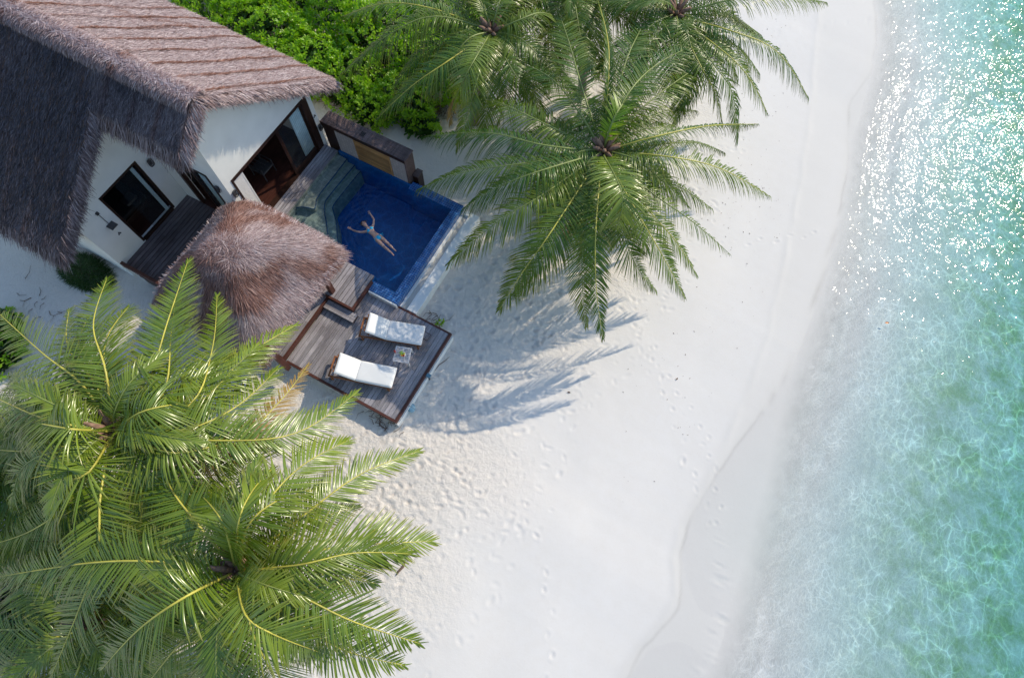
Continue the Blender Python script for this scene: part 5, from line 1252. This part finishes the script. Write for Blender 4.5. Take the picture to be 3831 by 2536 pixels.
def specks():
    b = MB(); rg = random.Random(5)
    for k in range(520):
        px_ = rg.uniform(2300, 3020); py_ = rg.uniform(-50, 1900)
        if rg.random() < .45: px_ = rg.gauss(2760, 110); py_ = rg.uniform(0, 900)
        p = P(px_, py_, -.85)
        if shore_x(p[1]) - p[0] < 1.6: continue
        z_ = gz_at(p[0], p[1]) + .004; a = rg.uniform(0, 6.28); l = rg.choice([.012, .015, .02, .035]); w_ = l * rg.uniform(.4, .9); c, s_ = math.cos(a), math.sin(a)
        b.add([(p[0] - l * c, p[1] - l * s_, z_), (p[0] + w_ * s_ * .5, p[1] - w_ * c * .5, z_ + .008), (p[0] + l * c, p[1] + l * s_, z_), (p[0] - w_ * s_ * .5, p[1] + w_ * c * .5, z_ + .008)], [(0, 1, 2, 3)])
    o = b.build('beach_litter', M['twig'], None); tag(o, 'tiny dark bits of dried seaweed and leaf scattered over the open sand', 'beach litter', kind='stuff')
specks()
def bit(name, label, cat, px, py, L, ang, mat, r=.02):
    p = P(px, py, -.7); z_ = gz_at(p[0], p[1]); p = P(px, py, z_); d = Vector((math.cos(ang), math.sin(ang), 0)) * L / 2; c = Vector((p[0], p[1], z_ + r * .8))
    o = MB().tube([c - d, c - d * .3 + Vector((-d.y, d.x, 0)) * .12, c + d * .4, c + d], [r * .4, r, r * .9, r * .3], 7).build(name, mat, None, True); return tag(o, label, cat)
bit('driftwood', 'short piece of grey brown driftwood lying on the sand right of the lower left palm', 'driftwood', 1500, 2125, .48, R_(-95), M['twig'], .04)
bit('stick', 'thin dark stick leaning on the sand by the sea edge of the deck', 'stick', 1655, 1360, .75, R_(75), M['twig'], .014)
def stray(px, py, L, ang, label, z_=None, mat='leafD'):
    p = P(px, py, -.8); z0 = gz_at(p[0], p[1]) if z_ is None else z_; p = P(px, py, z0); d = np.array([math.cos(ang), math.sin(ang), 0]); s_ = np.array([-d[1], d[0], 0]); c = np.array([p[0], p[1], z0 + .01])
    V = []; 
    for u, w in ((-1, .1), (-.4, .8), (.2, 1), (.7, .6), (1, .05)): V += [c + d * L / 2 * u - s_ * L * .22 * w + [0, 0, .02 * abs(u)], c + d * L / 2 * u, c + d * L / 2 * u + s_ * L * .22 * w + [0, 0, .02]]
    F = [(i * 3 + j, i * 3 + j + 1, i * 3 + j + 4, i * 3 + j + 3) for i in range(4) for j in (0, 1)]
    o = mesh('fallen_leaf', V, F, M[mat], None, attrs={'t': [0] * len(V)}); return tag(o, label, 'leaf')
stray(3317, 1208, .17, .5, 'single orange leaf drifting on the pale sea', ZW + .01, 'orange')
stray(2532, 1418, .11, 1.2, 'small dark fallen leaf on open sand below the palm shadow', mat='twig')
stray(2128, 1468, .12, .3, 'dried leaf on sand at the edge of the palm shadow', mat='twig')
tap = P(1600, 1412, -.25)
t = thing('foot_tap', 'small blue grey water tap post against the sea side of the lounge deck', 'tap', (-4.80, 4.27, -.5))
MB().tube([(-4.80, 4.27, -.5), (-4.80, 4.27, -.06)], .035, 10).build('post', M['metal'], t, True)
f = MB(); f.box(-4.86, -4.70, 4.20, 4.33, -.06, -.01); f.build('tap_head', simple('blue_grey_metal', (.10, .22, .30), .4), t, bevel=.01)
t = thing('plastic_bucket', 'pale blue bucket tucked beneath the sea edge of the lounge deck', 'bucket', (-4.78, 3.08, -.5))
pb = simple('pale_blue_plastic', (.35, .55, .66), .4); f = MB(); f.tube([(-4.78, 3.08, -.5), (-4.78, 3.08, -.27), (-4.78, 3.08, -.26), (-4.78, 3.08, -.46)], [.12, .15, .135, .11], 18, cap=False); f.build('body', pb, t, True)
MB().tube([(-4.78 + .15 * math.cos(a / 8 * math.pi), 3.08, -.27 + .12 * math.sin(a / 8 * math.pi)) for a in range(9)], .006, 6).build('handle', M['metal'], t)
print('leaflets', LEAFLETS['n'])
